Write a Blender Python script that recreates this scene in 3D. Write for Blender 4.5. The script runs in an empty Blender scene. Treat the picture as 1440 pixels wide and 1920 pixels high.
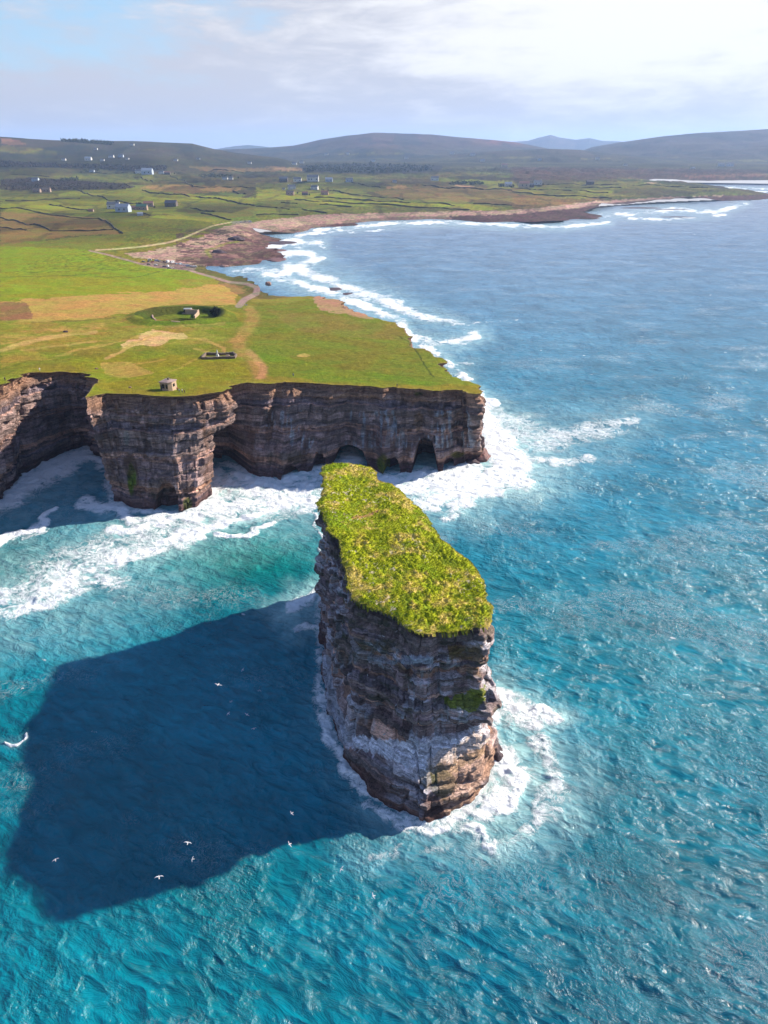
import bpy, bmesh, math, random
import numpy as np
from mathutils import Vector
random.seed(7)
rng = np.random.default_rng(11)
S = bpy.context.scene
C = S.collection
PI = math.pi

# ------------------------------------------------------------------ camera: drone position and image pixel projection
CAM_H = 130.0
FOC = 1280.0
PITCH = math.radians(27.8)
SUN_DIR = Vector((77, 36, 48)).normalized()

def dir_of(u, v):
    x = (u - 720) / FOC; y = (960 - v) / FOC
    return np.array([x, math.cos(PITCH) + y * math.sin(PITCH), -math.sin(PITCH) + y * math.cos(PITCH)])

def image_px(X, Y, Z):
    """image pixel coordinates of world points, projected through the camera"""
    z = Z - CAM_H
    dep = Y * math.cos(PITCH) - z * math.sin(PITCH)
    up = Y * math.sin(PITCH) + z * math.cos(PITCH)
    dep = np.maximum(dep, 1e-3)
    return 720 + FOC * X / dep, 960 - FOC * up / dep

# ------------------------------------------------------------------ noise
def _h(ix, iy, iz, seed):
    a = (ix.astype(np.int64) * 374761393 + iy.astype(np.int64) * 668265263 + iz.astype(np.int64) * 2147483647 + seed * 974634777) & 0xFFFFFFFF
    a = ((a ^ (a >> 13)) * 1274126177) & 0xFFFFFFFF
    a = ((a ^ (a >> 16)) * 2246822519) & 0xFFFFFFFF
    a = a ^ (a >> 15)
    return (a & 0xFFFFFF).astype(np.float32) / 16777216.0

def rnd(i, j=0, seed=0):
    i = np.asarray(i); j = np.asarray(j) + np.zeros_like(i)
    return _h(i, j, np.zeros_like(i), seed)

def vn2(x, y, seed=0):
    ix = np.floor(x).astype(np.int64); iy = np.floor(y).astype(np.int64)
    fx = (x - ix).astype(np.float32); fy = (y - iy).astype(np.float32)
    fx = fx * fx * (3 - 2 * fx); fy = fy * fy * (3 - 2 * fy)
    z = np.zeros_like(ix)
    a = _h(ix, iy, z, seed); b = _h(ix + 1, iy, z, seed); c = _h(ix, iy + 1, z, seed); d = _h(ix + 1, iy + 1, z, seed)
    return (a * (1 - fx) + b * fx) * (1 - fy) + (c * (1 - fx) + d * fx) * fy

def fbm2(x, y, o=4, seed=0):
    s = 0; a = .5; t = 0
    for k in range(o):
        s = s + a * vn2(x * 2 ** k + 17.3 * k, y * 2 ** k + 9.1 * k, seed + k); t += a; a *= .5
    return s / t

def vn3(x, y, z, seed=0):
    ix = np.floor(x).astype(np.int64); iy = np.floor(y).astype(np.int64); iz = np.floor(z).astype(np.int64)
    fx = x - ix; fy = y - iy; fz = z - iz
    fx = fx * fx * (3 - 2 * fx); fy = fy * fy * (3 - 2 * fy); fz = fz * fz * (3 - 2 * fz)
    r = 0
    for dx in (0, 1):
        for dy in (0, 1):
            for dz in (0, 1):
                w = (fx if dx else 1 - fx) * (fy if dy else 1 - fy) * (fz if dz else 1 - fz)
                r = r + w * _h(ix + dx, iy + dy, iz + dz, seed)
    return r

def fbm3(x, y, z, o=4, seed=0):
    s = 0; a = .5; t = 0
    for k in range(o):
        f = 2 ** k
        s = s + a * vn3(x * f + 5.3 * k, y * f, z * f + 3.7 * k, seed + k); t += a; a *= .5
    return s / t

def worley(x, y, seed=0, want=False):
    ix = np.floor(x).astype(np.int64); iy = np.floor(y).astype(np.int64)
    f1 = np.full(x.shape, 9.0); f2 = np.full(x.shape, 9.0); cid = np.zeros(x.shape)
    z = np.zeros_like(ix)
    for dx in (-1, 0, 1):
        for dy in (-1, 0, 1):
            cx = ix + dx; cy = iy + dy
            px = cx + _h(cx, cy, z, seed); py = cy + _h(cx, cy, z + 1, seed)
            d = np.hypot(px - x, py - y)
            closer = d < f1
            f2 = np.where(closer, f1, np.minimum(f2, d))
            cid = np.where(closer, _h(cx, cy, z + 2, seed), cid)
            f1 = np.where(closer, d, f1)
    return f1, f2, cid

def sm(a, b, x):
    t = np.clip((x - a) / (b - a), 0, 1)
    return t * t * (3 - 2 * t)

def lin(c):
    c = np.asarray(c, float) / 255
    return np.where(c <= .04045, c / 12.92, ((c + .055) / 1.055) ** 2.4)

# ------------------------------------------------------------------ geometry helpers on arrays
def inside(poly, X, Y):
    X = np.asarray(X, float).ravel(); Y = np.asarray(Y, float).ravel()
    o = np.argsort(Y, kind='stable'); ys = Y[o]; xs = X[o]
    c = np.zeros(len(xs), bool)
    P = np.asarray(poly, float)
    for (x0, y0), (x1, y1) in zip(P, np.roll(P, -1, 0)):
        if y0 == y1: continue
        lo, hi = (y0, y1) if y0 < y1 else (y1, y0)
        i = np.searchsorted(ys, lo, 'left'); j = np.searchsorted(ys, hi, 'left')
        if j > i:
            xx = x0 + (ys[i:j] - y0) * (x1 - x0) / (y1 - y0)
            c[i:j] ^= xs[i:j] < xx
    r = np.empty(len(xs), bool); r[o] = c
    return r

def dist_poly(P, X, Y, W=None):
    """distance to an open polyline; with W also the width interpolated at the foot point"""
    P = np.asarray(P, float)
    best = np.full(np.shape(X), 1e18); ww = np.zeros(np.shape(X)); tt = np.zeros(np.shape(X))
    for k in range(len(P) - 1):
        ax, ay = P[k]; bx, by = P[k + 1]
        L = (bx - ax) ** 2 + (by - ay) ** 2 + 1e-12
        t = np.clip(((X - ax) * (bx - ax) + (Y - ay) * (by - ay)) / L, 0, 1)
        d = (X - ax - t * (bx - ax)) ** 2 + (Y - ay - t * (by - ay)) ** 2
        m = d < best
        best = np.where(m, d, best)
        if W is not None: ww = np.where(m, W[k] + (W[k + 1] - W[k]) * t, ww)
        tt = np.where(m, k + t, tt)
    return np.sqrt(best), ww, tt

def nearest_on(P, pts):
    P = np.asarray(P, float); A = P[:-1]; B = P[1:]
    out = np.empty_like(pts)
    L = ((B - A) ** 2).sum(1) + 1e-12
    for i, p in enumerate(pts):
        t = np.clip(((p - A) * (B - A)).sum(1) / L, 0, 1)
        q = A + (B - A) * t[:, None]
        out[i] = q[((q - p) ** 2).sum(1).argmin()]
    return out

def resample(P, step):
    P = np.asarray(P, float)
    d = np.r_[0, np.cumsum(np.hypot(*(P[1:, :2] - P[:-1, :2]).T))]
    n = max(2, int(d[-1] / step) + 1)
    s = np.linspace(0, d[-1], n)
    return np.stack([np.interp(s, d, P[:, k]) for k in range(P.shape[1])], 1), s

def mesh_np(name, V, F, mat, parent=None, smooth=True, cols=None, attrs=None):
    V = np.asarray(V, np.float32); F = np.asarray(F, np.int32)
    me = bpy.data.meshes.new(name)
    n = len(F); k = F.shape[1]
    me.vertices.add(len(V)); me.vertices.foreach_set('co', V.ravel())
    me.loops.add(n * k); me.loops.foreach_set('vertex_index', F.ravel())
    me.polygons.add(n); me.polygons.foreach_set('loop_start', np.arange(0, n * k, k, dtype=np.int32))
    me.polygons.foreach_set('use_smooth', np.full(n, smooth))
    me.update(calc_edges=True)
    if cols is not None:
        a = me.color_attributes.new('Col', 'FLOAT_COLOR', 'POINT')
        cc = np.ones((len(V), 4), np.float32); cc[:, :3] = cols
        a.data.foreach_set('color', cc.ravel())
    for kk, vv in (attrs or {}).items():
        a = me.attributes.new(kk, 'FLOAT', 'POINT'); a.data.foreach_set('value', np.asarray(vv, np.float32))
    me.materials.append(mat)
    o = bpy.data.objects.new(name, me); C.objects.link(o)
    if parent is not None: o.parent = parent
    return o

def grid_faces(nr, nc, keep=None):
    i = np.arange(nr * nc).reshape(nr, nc)
    F = np.stack([i[:-1, :-1], i[:-1, 1:], i[1:, 1:], i[1:, :-1]], -1).reshape(-1, 4)
    return F

def compact(V, F, extra):
    used = np.unique(F)
    m = np.full(len(V), -1); m[used] = np.arange(len(used))
    return V[used], m[F], [e[used] for e in extra]

def tag(o, label=None, cat=None, group=None, kind=None):
    if label: o['label'] = label
    if cat: o['category'] = cat
    if group: o['group'] = group
    if kind: o['kind'] = kind
    return o

def empty(name, loc, rz=0):
    o = bpy.data.objects.new(name, None); C.objects.link(o)
    o.location = loc; o.rotation_euler = (0, 0, rz); o.empty_display_size = .5
    return o

class MB:
    def __init__(s): s.v = []; s.f = []
    def add(s, vs, fs):
        b = len(s.v); s.v += [tuple(map(float, v)) for v in vs]; s.f += [tuple(b + i for i in f) for f in fs]; return s
    def box(s, x0, x1, y0, y1, z0, z1):
        return s.add([(x0, y0, z0), (x1, y0, z0), (x1, y1, z0), (x0, y1, z0), (x0, y0, z1), (x1, y0, z1), (x1, y1, z1), (x0, y1, z1)],
                     [(0, 3, 2, 1), (4, 5, 6, 7), (0, 1, 5, 4), (1, 2, 6, 5), (2, 3, 7, 6), (3, 0, 4, 7)])
    def prism(s, prof, y0, y1):
        """profile in x,z extruded along y"""
        n = len(prof)
        vs = [(x, y0, z) for x, z in prof] + [(x, y1, z) for x, z in prof]
        fs = [tuple(range(n)), tuple(range(2 * n - 1, n - 1, -1))] + [(i, i + n, (i + 1) % n + n, (i + 1) % n) for i in range(n)]
        return s.add(vs, fs)
    def cyl(s, c, r, h, axis='z', n=12, r2=None):
        r2 = r if r2 is None else r2
        vs = []
        for k, rr in ((0, r), (1, r2)):
            for i in range(n):
                a = 2 * PI * i / n; p = (rr * math.cos(a), rr * math.sin(a), h * k)
                if axis == 'y': p = (p[0], p[2], p[1])
                if axis == 'x': p = (p[2], p[0], p[1])
                vs.append((c[0] + p[0], c[1] + p[1], c[2] + p[2]))
        fs = [tuple(range(n)), tuple(range(2 * n - 1, n - 1, -1))] + [(i, (i + 1) % n, (i + 1) % n + n, i + n) for i in range(n)]
        return s.add(vs, fs)
    def loft(s, rings, cap=True):
        n = len(rings[0]); vs = [p for r in rings for p in r]; fs = []
        for k in range(len(rings) - 1):
            for i in range(n):
                j = (i + 1) % n
                fs.append((k * n + i, k * n + j, (k + 1) * n + j, (k + 1) * n + i))
        if cap:
            fs.append(tuple(range(n - 1, -1, -1))); fs.append(tuple(range((len(rings) - 1) * n, len(rings) * n)))
        return s.add(vs, fs)
    def build(s, name, mat, parent=None, smooth=False, bevel=0):
        me = bpy.data.meshes.new(name); me.from_pydata(s.v, [], s.f); me.update()
        bm = bmesh.new(); bm.from_mesh(me)
        bmesh.ops.recalc_face_normals(bm, faces=bm.faces)
        if bevel: bmesh.ops.bevel(bm, geom=bm.edges[:], offset=bevel, segments=2, affect='EDGES', clamp_overlap=True)
        for f in bm.faces: f.smooth = smooth
        bm.to_mesh(me); bm.free()
        me.materials.append(mat)
        o = bpy.data.objects.new(name, me); C.objects.link(o)
        if parent is not None: o.parent = parent
        return o

# ------------------------------------------------------------------ materials
def newmat(name):
    m = bpy.data.materials.new(name); m.use_nodes = True
    nt = m.node_tree; b = nt.nodes['Principled BSDF']
    return m, nt, b

def N(nt, t, **kw):
    n = nt.nodes.new(t)
    for k, v in kw.items(): setattr(n, k, v)
    return n

def math_n(nt, op, a, b=None, clamp=False):
    n = N(nt, 'ShaderNodeMath', operation=op); n.use_clamp = clamp
    for i, x in enumerate((a, b)):
        if x is None: continue
        if isinstance(x, (int, float)): n.inputs[i].default_value = x
        else: nt.links.new(x, n.inputs[i])
    return n.outputs[0]

def noise_n(nt, vec, scale, detail=4, rough=.55, dist=0):
    n = N(nt, 'ShaderNodeTexNoise'); n.inputs['Scale'].default_value = scale; n.inputs['Detail'].default_value = detail
    n.inputs['Roughness'].default_value = rough; n.inputs['Distortion'].default_value = dist
    nt.links.new(vec, n.inputs['Vector']); return n.outputs['Fac']

def maprange(nt, x, a, b, c, d, smooth=False):
    n = N(nt, 'ShaderNodeMapRange'); n.interpolation_type = 'SMOOTHSTEP' if smooth else 'LINEAR'
    nt.links.new(x, n.inputs[0])
    for i, v in enumerate((a, b, c, d)): n.inputs[i + 1].default_value = v
    return n.outputs[0]

def mapping(nt, vec, scale=(1, 1, 1), rot=(0, 0, 0)):
    n = N(nt, 'ShaderNodeMapping'); n.inputs['Scale'].default_value = scale; n.inputs['Rotation'].default_value = rot
    nt.links.new(vec, n.inputs['Vector']); return n.outputs[0]

def mixc(nt, fac, a, b, mode='MIX'):
    n = N(nt, 'ShaderNodeMix', data_type='RGBA', blend_type=mode)
    for i, x in ((0, fac), (6, a), (7, b)):
        if isinstance(x, (int, float)): n.inputs[i].default_value = x
        elif isinstance(x, (tuple, list)): n.inputs[i].default_value = (*x[:3], 1)
        else: nt.links.new(x, n.inputs[i])
    return n.outputs[2]

def bump(nt, h, strength, dist, normal=None):
    n = N(nt, 'ShaderNodeBump'); n.inputs['Strength'].default_value = strength; n.inputs['Distance'].default_value = dist
    nt.links.new(h, n.inputs['Height'])
    if normal is not None: nt.links.new(normal, n.inputs['Normal'])
    return n.outputs[0]

def geo_pos(nt):
    return N(nt, 'ShaderNodeNewGeometry').outputs['Position']

def vcol(nt):
    n = N(nt, 'ShaderNodeVertexColor'); n.layer_name = 'Col'; return n.outputs[0]

def scalec(nt, col, fac):
    n = N(nt, 'ShaderNodeVectorMath', operation='SCALE'); nt.links.new(col, n.inputs[0])
    if isinstance(fac, (int, float)): n.inputs[3].default_value = fac
    else: nt.links.new(fac, n.inputs[3])
    return n.outputs[0]

def simple(name, rgb, rough=.7, noise=.25, nscale=3, metal=0):
    m, nt, b = newmat(name)
    p = N(nt, 'ShaderNodeTexCoord').outputs['Object']
    n = noise_n(nt, p, nscale, 4)
    f = maprange(nt, n, .25, .75, 1 - noise, 1 + noise)
    c = N(nt, 'ShaderNodeRGB'); c.outputs[0].default_value = (*rgb, 1)
    nt.links.new(scalec(nt, c.outputs[0], f), b.inputs['Base Color'])
    b.inputs['Roughness'].default_value = rough; b.inputs['Metallic'].default_value = metal
    return m

def mat_turf():
    m, nt, b = newmat('turf')
    p = geo_pos(nt)
    n1 = noise_n(nt, p, .35, 6, .65); n2 = noise_n(nt, mapping(nt, p, (.04, .04, .04)), 1, 5, .6)
    n3 = noise_n(nt, p, 2.2, 3, .7)
    f = math_n(nt, 'MULTIPLY', maprange(nt, n1, .25, .75, .72, 1.28), maprange(nt, n2, .3, .7, .85, 1.15))
    f = math_n(nt, 'MULTIPLY', f, maprange(nt, n3, .25, .75, .8, 1.2))
    tone = mixc(nt, maprange(nt, n2, .38, .62, 0, 1, True), (1.22, 1.0, 1.15), (.86, 1.02, .8))
    tone2 = mixc(nt, maprange(nt, n1, .52, .68, 0, .6, True), (1, 1, 1), (1.3, 1.12, 1.2))
    hue = mixc(nt, 1.0, mixc(nt, 1.0, vcol(nt), tone, 'MULTIPLY'), tone2, 'MULTIPLY')
    nt.links.new(scalec(nt, hue, f), b.inputs['Base Color'])
    b.inputs['Roughness'].default_value = .95; b.inputs['Specular IOR Level'].default_value = .1
    nt.links.new(bump(nt, math_n(nt, 'ADD', n1, math_n(nt, 'MULTIPLY', n3, .5)), 1.0, 1.8), b.inputs['Normal'])
    return m

def mat_rock(name, s=1.0):
    m, nt, b = newmat(name)
    p = geo_pos(nt)
    strat = noise_n(nt, mapping(nt, p, (.10 * s, .10 * s, 1.6 * s)), 1, 5, .65, .3)
    grain = noise_n(nt, p, 1.3 * s, 6, .7)
    vert = noise_n(nt, mapping(nt, p, (.8 * s, .8 * s, .12 * s)), 1, 4, .6)
    f = math_n(nt, 'MULTIPLY', maprange(nt, strat, .3, .7, .6, 1.4), maprange(nt, grain, .25, .75, .6, 1.4))
    f = math_n(nt, 'MULTIPLY', f, maprange(nt, vert, .3, .7, .8, 1.2))
    fine = noise_n(nt, mapping(nt, p, (.12 * s, .12 * s, 3.6 * s)), 1, 4, .7, .15)
    line = maprange(nt, math_n(nt, 'ABSOLUTE', math_n(nt, 'SUBTRACT', fine, .5)), .0, .035, .45, 1, True)
    jn = noise_n(nt, mapping(nt, p, (1.1 * s, 1.1 * s, .22 * s)), 1, 3, .6)
    joint = maprange(nt, math_n(nt, 'ABSOLUTE', math_n(nt, 'SUBTRACT', jn, .5)), .0, .03, .62, 1, True)
    f = math_n(nt, 'MULTIPLY', f, math_n(nt, 'MULTIPLY', line, joint))
    nt.links.new(scalec(nt, vcol(nt), f), b.inputs['Base Color'])
    b.inputs['Roughness'].default_value = .9; b.inputs['Specular IOR Level'].default_value = .25
    strat = math_n(nt, 'ADD', strat, math_n(nt, 'MULTIPLY', math_n(nt, 'MULTIPLY', line, joint), .35))
    h = math_n(nt, 'ADD', math_n(nt, 'MULTIPLY', strat, 1.2), math_n(nt, 'MULTIPLY', grain, .8))
    nt.links.new(bump(nt, h, .9, .9 / s), b.inputs['Normal'])
    return m

def mat_sea():
    m, nt, b = newmat('sea_water')
    p = geo_pos(nt)
    fa = N(nt, 'ShaderNodeAttribute', attribute_name='foam').outputs['Fac']
    mk = N(nt, 'ShaderNodeAttribute', attribute_name='milk').outputs['Fac']
    # chop
    rot = (0, 0, math.radians(27))
    pr = mapping(nt, p, (1, 1, 1), rot)
    w1 = noise_n(nt, mapping(nt, pr, (.16, .36, .3)), 1, 6, .66, .9)
    w2 = noise_n(nt, mapping(nt, pr, (.7, 1.5, 1)), 1, 4, .6, .4)
    w3 = noise_n(nt, mapping(nt, p, (.02, .05, .02), (0, 0, math.radians(28))), 1, 3, .6)
    w4 = noise_n(nt, mapping(nt, p, (1.5, .8, 1)), 1, 3, .55, .3)
    gust = maprange(nt, noise_n(nt, mapping(nt, p, (.05, .028, .05), (0, 0, math.radians(20))), 1, 4, .6), .44, .66, .12, 2.0, True)
    hh = math_n(nt, 'ADD', math_n(nt, 'MULTIPLY', w1, 1.6), math_n(nt, 'MULTIPLY', math_n(nt, 'ADD', math_n(nt, 'MULTIPLY', w2, .6), math_n(nt, 'MULTIPLY', w4, .42)), gust))
    # foam pattern: torn lacy web
    warp = N(nt, 'ShaderNodeTexNoise'); warp.inputs['Scale'].default_value = .12; warp.inputs['Detail'].default_value = 3
    nt.links.new(p, warp.inputs['Vector'])
    vs = N(nt, 'ShaderNodeVectorMath', operation='MULTIPLY_ADD'); nt.links.new(warp.outputs['Color'], vs.inputs[0])
    vs.inputs[1].default_value = (9, 9, 0); nt.links.new(p, vs.inputs[2])
    n1 = noise_n(nt, vs.outputs[0], .16, 7, .62, .8)
    n2 = noise_n(nt, vs.outputs[0], .55, 6, .68, 1.2)
    n3 = noise_n(nt, vs.outputs[0], 1.7, 4, .7, .8)
    def ridge(n, k): return math_n(nt, 'SUBTRACT', 1, math_n(nt, 'MULTIPLY', math_n(nt, 'ABSOLUTE', math_n(nt, 'SUBTRACT', n, .5)), k), True)
    web = math_n(nt, 'ADD', math_n(nt, 'MULTIPLY', ridge(n1, 6), .42), math_n(nt, 'MULTIPLY', ridge(n2, 6), .36))
    web = math_n(nt, 'ADD', web, math_n(nt, 'MULTIPLY', ridge(n3, 5), .22))
    thr = maprange(nt, fa, 0, 1, 1.02, .02)
    foam = maprange(nt, math_n(nt, 'SUBTRACT', web, thr), -.16, .42, 0, 1, True)
    foam = math_n(nt, 'MULTIPLY', foam, maprange(nt, fa, .02, .25, 0, 1, True))
    foam = math_n(nt, 'MULTIPLY', foam, maprange(nt, n3, .3, .6, .78, 1.0), True)
    drift = noise_n(nt, mapping(nt, p, (.018, .03, .02), (0, 0, math.radians(-20))), 1, 5, .6)
    thread = math_n(nt, 'MULTIPLY', maprange(nt, ridge(n2, 9), .72, 1, 0, 1, True), maprange(nt, drift, .50, .66, 0, .24, True))
    foam = math_n(nt, 'MAXIMUM', foam, thread)
    # milky aerated water under and around the foam
    milk = math_n(nt, 'MULTIPLY', mk, maprange(nt, n1, .32, .66, .35, 1.25), True)
    base = scalec(nt, vcol(nt), math_n(nt, 'MULTIPLY', maprange(nt, w1, .3, .7, .72, 1.28), maprange(nt, w3, .3, .7, .85, 1.15)))
    base = mixc(nt, math_n(nt, 'MULTIPLY', milk, .8, True), base, (.46, .68, .66))
    colr = mixc(nt, foam, base, (.78, .80, .82))
    nt.links.new(colr, b.inputs['Base Color'])
    nt.links.new(maprange(nt, foam, 0, 1, .17, .85), b.inputs['Roughness'])
    b.inputs['IOR'].default_value = 1.33
    hh = math_n(nt, 'ADD', hh, math_n(nt, 'MULTIPLY', math_n(nt, 'MULTIPLY', foam, n2), 1.2))
    nt.links.new(bump(nt, hh, .6, 1.25), b.inputs['Normal'])
    return m

M = {}
M['turf'] = mat_turf(); M['rock'] = mat_rock('cliff_rock', .8); M['stack_rock'] = mat_rock('stack_rock', 1.4); M['sea'] = mat_sea()

KL = .50   # picture tone to reflectance under this light
def A(r, g, b, k=None): return lin((r, g, b)) * (KL if k is None else k)

# ------------------------------------------------------------------ terrain
def base_h(X, Y):
    r = np.hypot(X, Y)
    b = np.interp(Y, [200, 240, 270, 300, 330, 500, 700, 850, 1000, 1500, 2500, 4000, 6000, 20000],
                  [47, 44.5, 41, 37, 34.5, 25, 14, 8, 7, 9, 22, 45, 60, 60])
    tilt = -.035 * X * np.interp(Y, [300, 700], [1, .0])
    tilt = np.clip(tilt, -6, 14)
    return b + tilt

RIDGES = [
    (5200, 1500, 1500, [(-700, 262), (-300, 252), (0, 257), (60, 262), (115, 264), (250, 265), (300, 267), (360, 269), (400, 279), (440, 286), (520, 296), (560, 305)]),
    (9000, 3000, 2500, [(300, 300), (380, 284), (400, 281), (460, 279), (500, 277), (550, 273), (575, 268), (600, 262), (650, 254), (700, 250), (760, 251), (810, 252), (880, 259), (960, 266), (1010, 275), (1060, 286), (1150, 300)]),
    (8500, 2600, 2500, [(1000, 305), (1080, 287), (1110, 276), (1160, 267), (1240, 256), (1320, 249), (1440, 243), (1600, 238), (2300, 235)]),
    (6300, 1300, 1200, [(700, 305), (860, 288), (960, 281), (1030, 279), (1090, 281), (1150, 288), (1250, 296), (1400, 300)]),
    (17000, 1800, 1800, [(380, 284), (420, 277), (440, 274), (465, 272), (490, 274), (530, 279), (700, 283), (900, 272), (960, 266), (990, 264), (1010, 258), (1032, 253), (1050, 258), (1080, 262), (1105, 259), (1130, 264), (1160, 265), (1200, 270), (1300, 280)]),
]
_R = []
for rc, w0, w1, pr in RIDGES:
    az = []; zz = []
    for u, v in pr:
        d = dir_of(u, v); az.append(math.atan2(d[0], d[1])); zz.append(CAM_H + rc * d[2] / math.hypot(d[0], d[1]))
    _R.append((rc, w0, w1, np.array(az), np.array(zz)))

def hills_h(X, Y):
    r = np.hypot(X, Y); a = np.arctan2(X, Y); h = np.zeros(np.shape(X))
    for rc, w0, w1, az, zz in _R:
        q = (r - rc + 300 * (fbm2(a * 14, a * 0 + rc, 3, 5) - .5)) / np.where(r < rc, w0, w1)
        bell = np.exp(-q * q * 1.6)
        z = np.interp(a, az, zz)
        n = (fbm2(X / 420, Y / 420, 4, 31) - .5) * np.clip(z, 0, 240) * .34 * np.clip(np.abs(q) * 2, 0, 1)
        h = np.maximum(h, z * bell + n)
    return h

def at_base(u, v):
    d = dir_of(u, v); z = 30.0
    for _ in range(30):
        t = (z - CAM_H) / d[2]
        z = z * .5 + .5 * float(base_h(d[0] * t, d[1] * t))
    t = (z - CAM_H) / d[2]
    return np.array([d[0] * t, d[1] * t])

def at0(u, v, z=0.0):
    d = dir_of(u, v); t = (z - CAM_H) / d[2]
    return np.array([d[0] * t, d[1] * t])

# cliff: brink and foot, from the far west round the cove and the promontory to the east corner
PAIRS = [((-120, 775), (-120, 1010)), ((0, 720), (0, 930)), ((40, 708), (34, 903)), ((75, 698), (62, 880)), ((110, 696), (122, 846)), ((150, 696), (155, 836)), ((183, 697), (190, 835)),
         ((180, 712), (204, 862)), ((160, 745), (215, 942)), ((200, 736), (245, 958)), ((260, 738), (292, 962)), ((320, 743), (340, 968)), ((368, 742), (366, 958)),
         ((402, 735), (388, 915)), ((427, 729), (402, 880)), ((450, 721), (430, 872)), ((480, 719), (470, 893)), ((535, 715), (522, 903)), ((590, 717), (575, 882)), ((652, 721), (640, 868)),
         ((710, 725), (715, 893)), ((769, 730), (765, 893)), ((810, 729), (815, 884)), ((845, 729), (850, 876)), ((874, 729), (876, 868)), ((892, 737), (893, 858))]
EAST = [(880, 722), (870, 714), (853, 700), (830, 684), (808, 669), (790, 656), (777, 645), (763, 631), (757, 622), (745, 614), (738, 601), (714, 595), (690, 590), (662, 582), (648, 569), (634, 558), (586, 542), (545, 536), (509, 533)]
top = [at_base(*p[0]) for p in PAIRS]; foot = [at0(*p[1]) for p in PAIRS]
top = [np.array([-2600., 500.]), np.array([-900., 260.]), np.array([-420., 235.])] + top
foot = [np.array([-2600., 480.]), np.array([-900., 240.]), np.array([-418., 215.])] + foot
for u, v in EAST:
    p = at_base(u, v); top.append(p); foot.append(p + np.array([4.5, -1.0]))
TF = np.hstack([np.array(top), np.array(foot)])
TFd, S_c = resample(TF, .55)
# blocky buttresses along the brink
def blocky(s, L, seed):
    i = np.floor(s / L); f = s / L - i
    a = rnd(i, 0, seed); b = rnd(i + 1, 0, seed)
    return a + (b - a) * sm(.72, 1.0, f)
def normals2(P, w):
    k = np.ones(2 * w + 1) / (2 * w + 1)
    Q = np.stack([np.convolve(np.pad(P[:, i], w, 'edge'), k, 'valid') for i in (0, 1)], 1)
    T = np.gradient(Q, axis=0); T /= np.linalg.norm(T, axis=1)[:, None] + 1e-9
    return np.stack([T[:, 1], -T[:, 0]], 1)
nrm = normals2(TFd[:, :2], 10)     # land lies to the left of travel, the sea to the right
jit = (blocky(S_c, 19, 1) - .5) * 7.5 + (blocky(S_c + 5, 7.3, 2) - .5) * 3.6 + (blocky(S_c, 2.1, 3) - .5) * 1.2
prom = sm(-150, -132, TFd[:, 0]) * sm(-66, -76, TFd[:, 0]) * sm(285, 272, TFd[:, 1])
fadej = 1 - .75 * prom
TFd[:, :2] += nrm * (jit * fadej)[:, None]
TFd[:, 2:] += nrm * (jit * fadej * .8)[:, None]
CLIFF_TOP = TFd[:, :2].copy()

LOWPX = [(444, 519), (420, 511), (399, 505), (392, 500), (430, 501), (470, 499), (492, 495), (500, 489), (528, 490), (534, 484), (512, 478), (525, 470), (500, 466), (515, 458), (531, 452), (505, 447), (488, 446),
         (474, 441), (480, 438), (515, 440), (552, 438), (577, 433), (590, 427), (640, 425), (673, 423), (667, 418), (713, 414), (813, 411), (847, 412), (900, 417), (960, 416), (1000, 420), (1043, 418), (1080, 411), (1123, 412), (1130, 404), (1095, 400),
         (1127, 391), (1160, 386), (1260, 381), (1353, 377), (1400, 376), (1437, 374), (1455, 368), (1430, 363), (1380, 362), (1360, 357), (1330, 354), (1260, 352), (1215, 347.5), (1178, 345.5), (1230, 343.5), (1300, 345), (1440, 346.5), (1600, 348), (2200, 352), (4000, 352)]
low = [at0(*p) for p in LOWPX]
low = np.array([TFd[-1, :2]] + low)
lowd = [low[0]]
for a, b in zip(low[:-1], low[1:]):
    L = np.hypot(*(b - a)); r = np.hypot(*b); n = int(np.clip(L / (r * .0022), 2, 60))
    nn = np.array([(b - a)[1], -(b - a)[0]]) / (L + 1e-9)
    for k in range(1, n + 1):
        q = a + (b - a) * k / n
        amp = min(L * .12, r * .007)
        w = (fbm2(np.array([q[0] / (r * .01)]), np.array([q[1] / (r * .01)]), 3, 77)[0] - .5) * 2 * amp
        lowd.append(q + nn * w)
LOW = np.array(lowd)
COAST = np.vstack([CLIFF_TOP, LOW, [[40000, 3400], [40000, 30000], [-40000, 30000], [-40000, 500]]])

_LA = low[:-1]; _LB = low[1:]; _LL = ((_LB - _LA) ** 2).sum(1) + 1e-9
def dist_low(X, Y):
    sh = np.shape(X); p = np.stack([np.ravel(X), np.ravel(Y)], 1)[:, None]
    t = np.clip(((p - _LA) * (_LB - _LA)).sum(2) / _LL, 0, 1)
    q = _LA + (_LB - _LA) * t[..., None] - p
    return np.sqrt((q ** 2).sum(2).min(1)).reshape(sh)
CR = at_base(338, 590)     # blowhole centre
def h_core(X, Y, dl=None):
    X = np.asarray(X, float); Y = np.asarray(Y, float)
    if dl is None: dl = dist_low(X, Y)
    b = base_h(X, Y)
    b = b + (fbm2(X / 11, Y / 11, 3, 13) - .5) * 1.1 * np.interp(Y, [250, 270, 900, 1500], [.3, 1, 1, .3])
    b = b + (fbm2(X / 60, Y / 60, 4, 3) - .5) * np.interp(Y, [250, 400, 1500, 4000], [1.2, 3, 7, 30])
    shore = -.6 + 1.6 * (fbm2(X / 14, Y / 14, 3, 8)) * sm(0, 12, dl) + (b + .6) * (1 - np.exp(-dl / 95))
    near = np.exp(-dl / 400)
    h = b * (1 - near) + np.minimum(b, shore) * near
    return np.maximum(h, np.where(dl > 8, .25, -1)) + 0 * X

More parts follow.
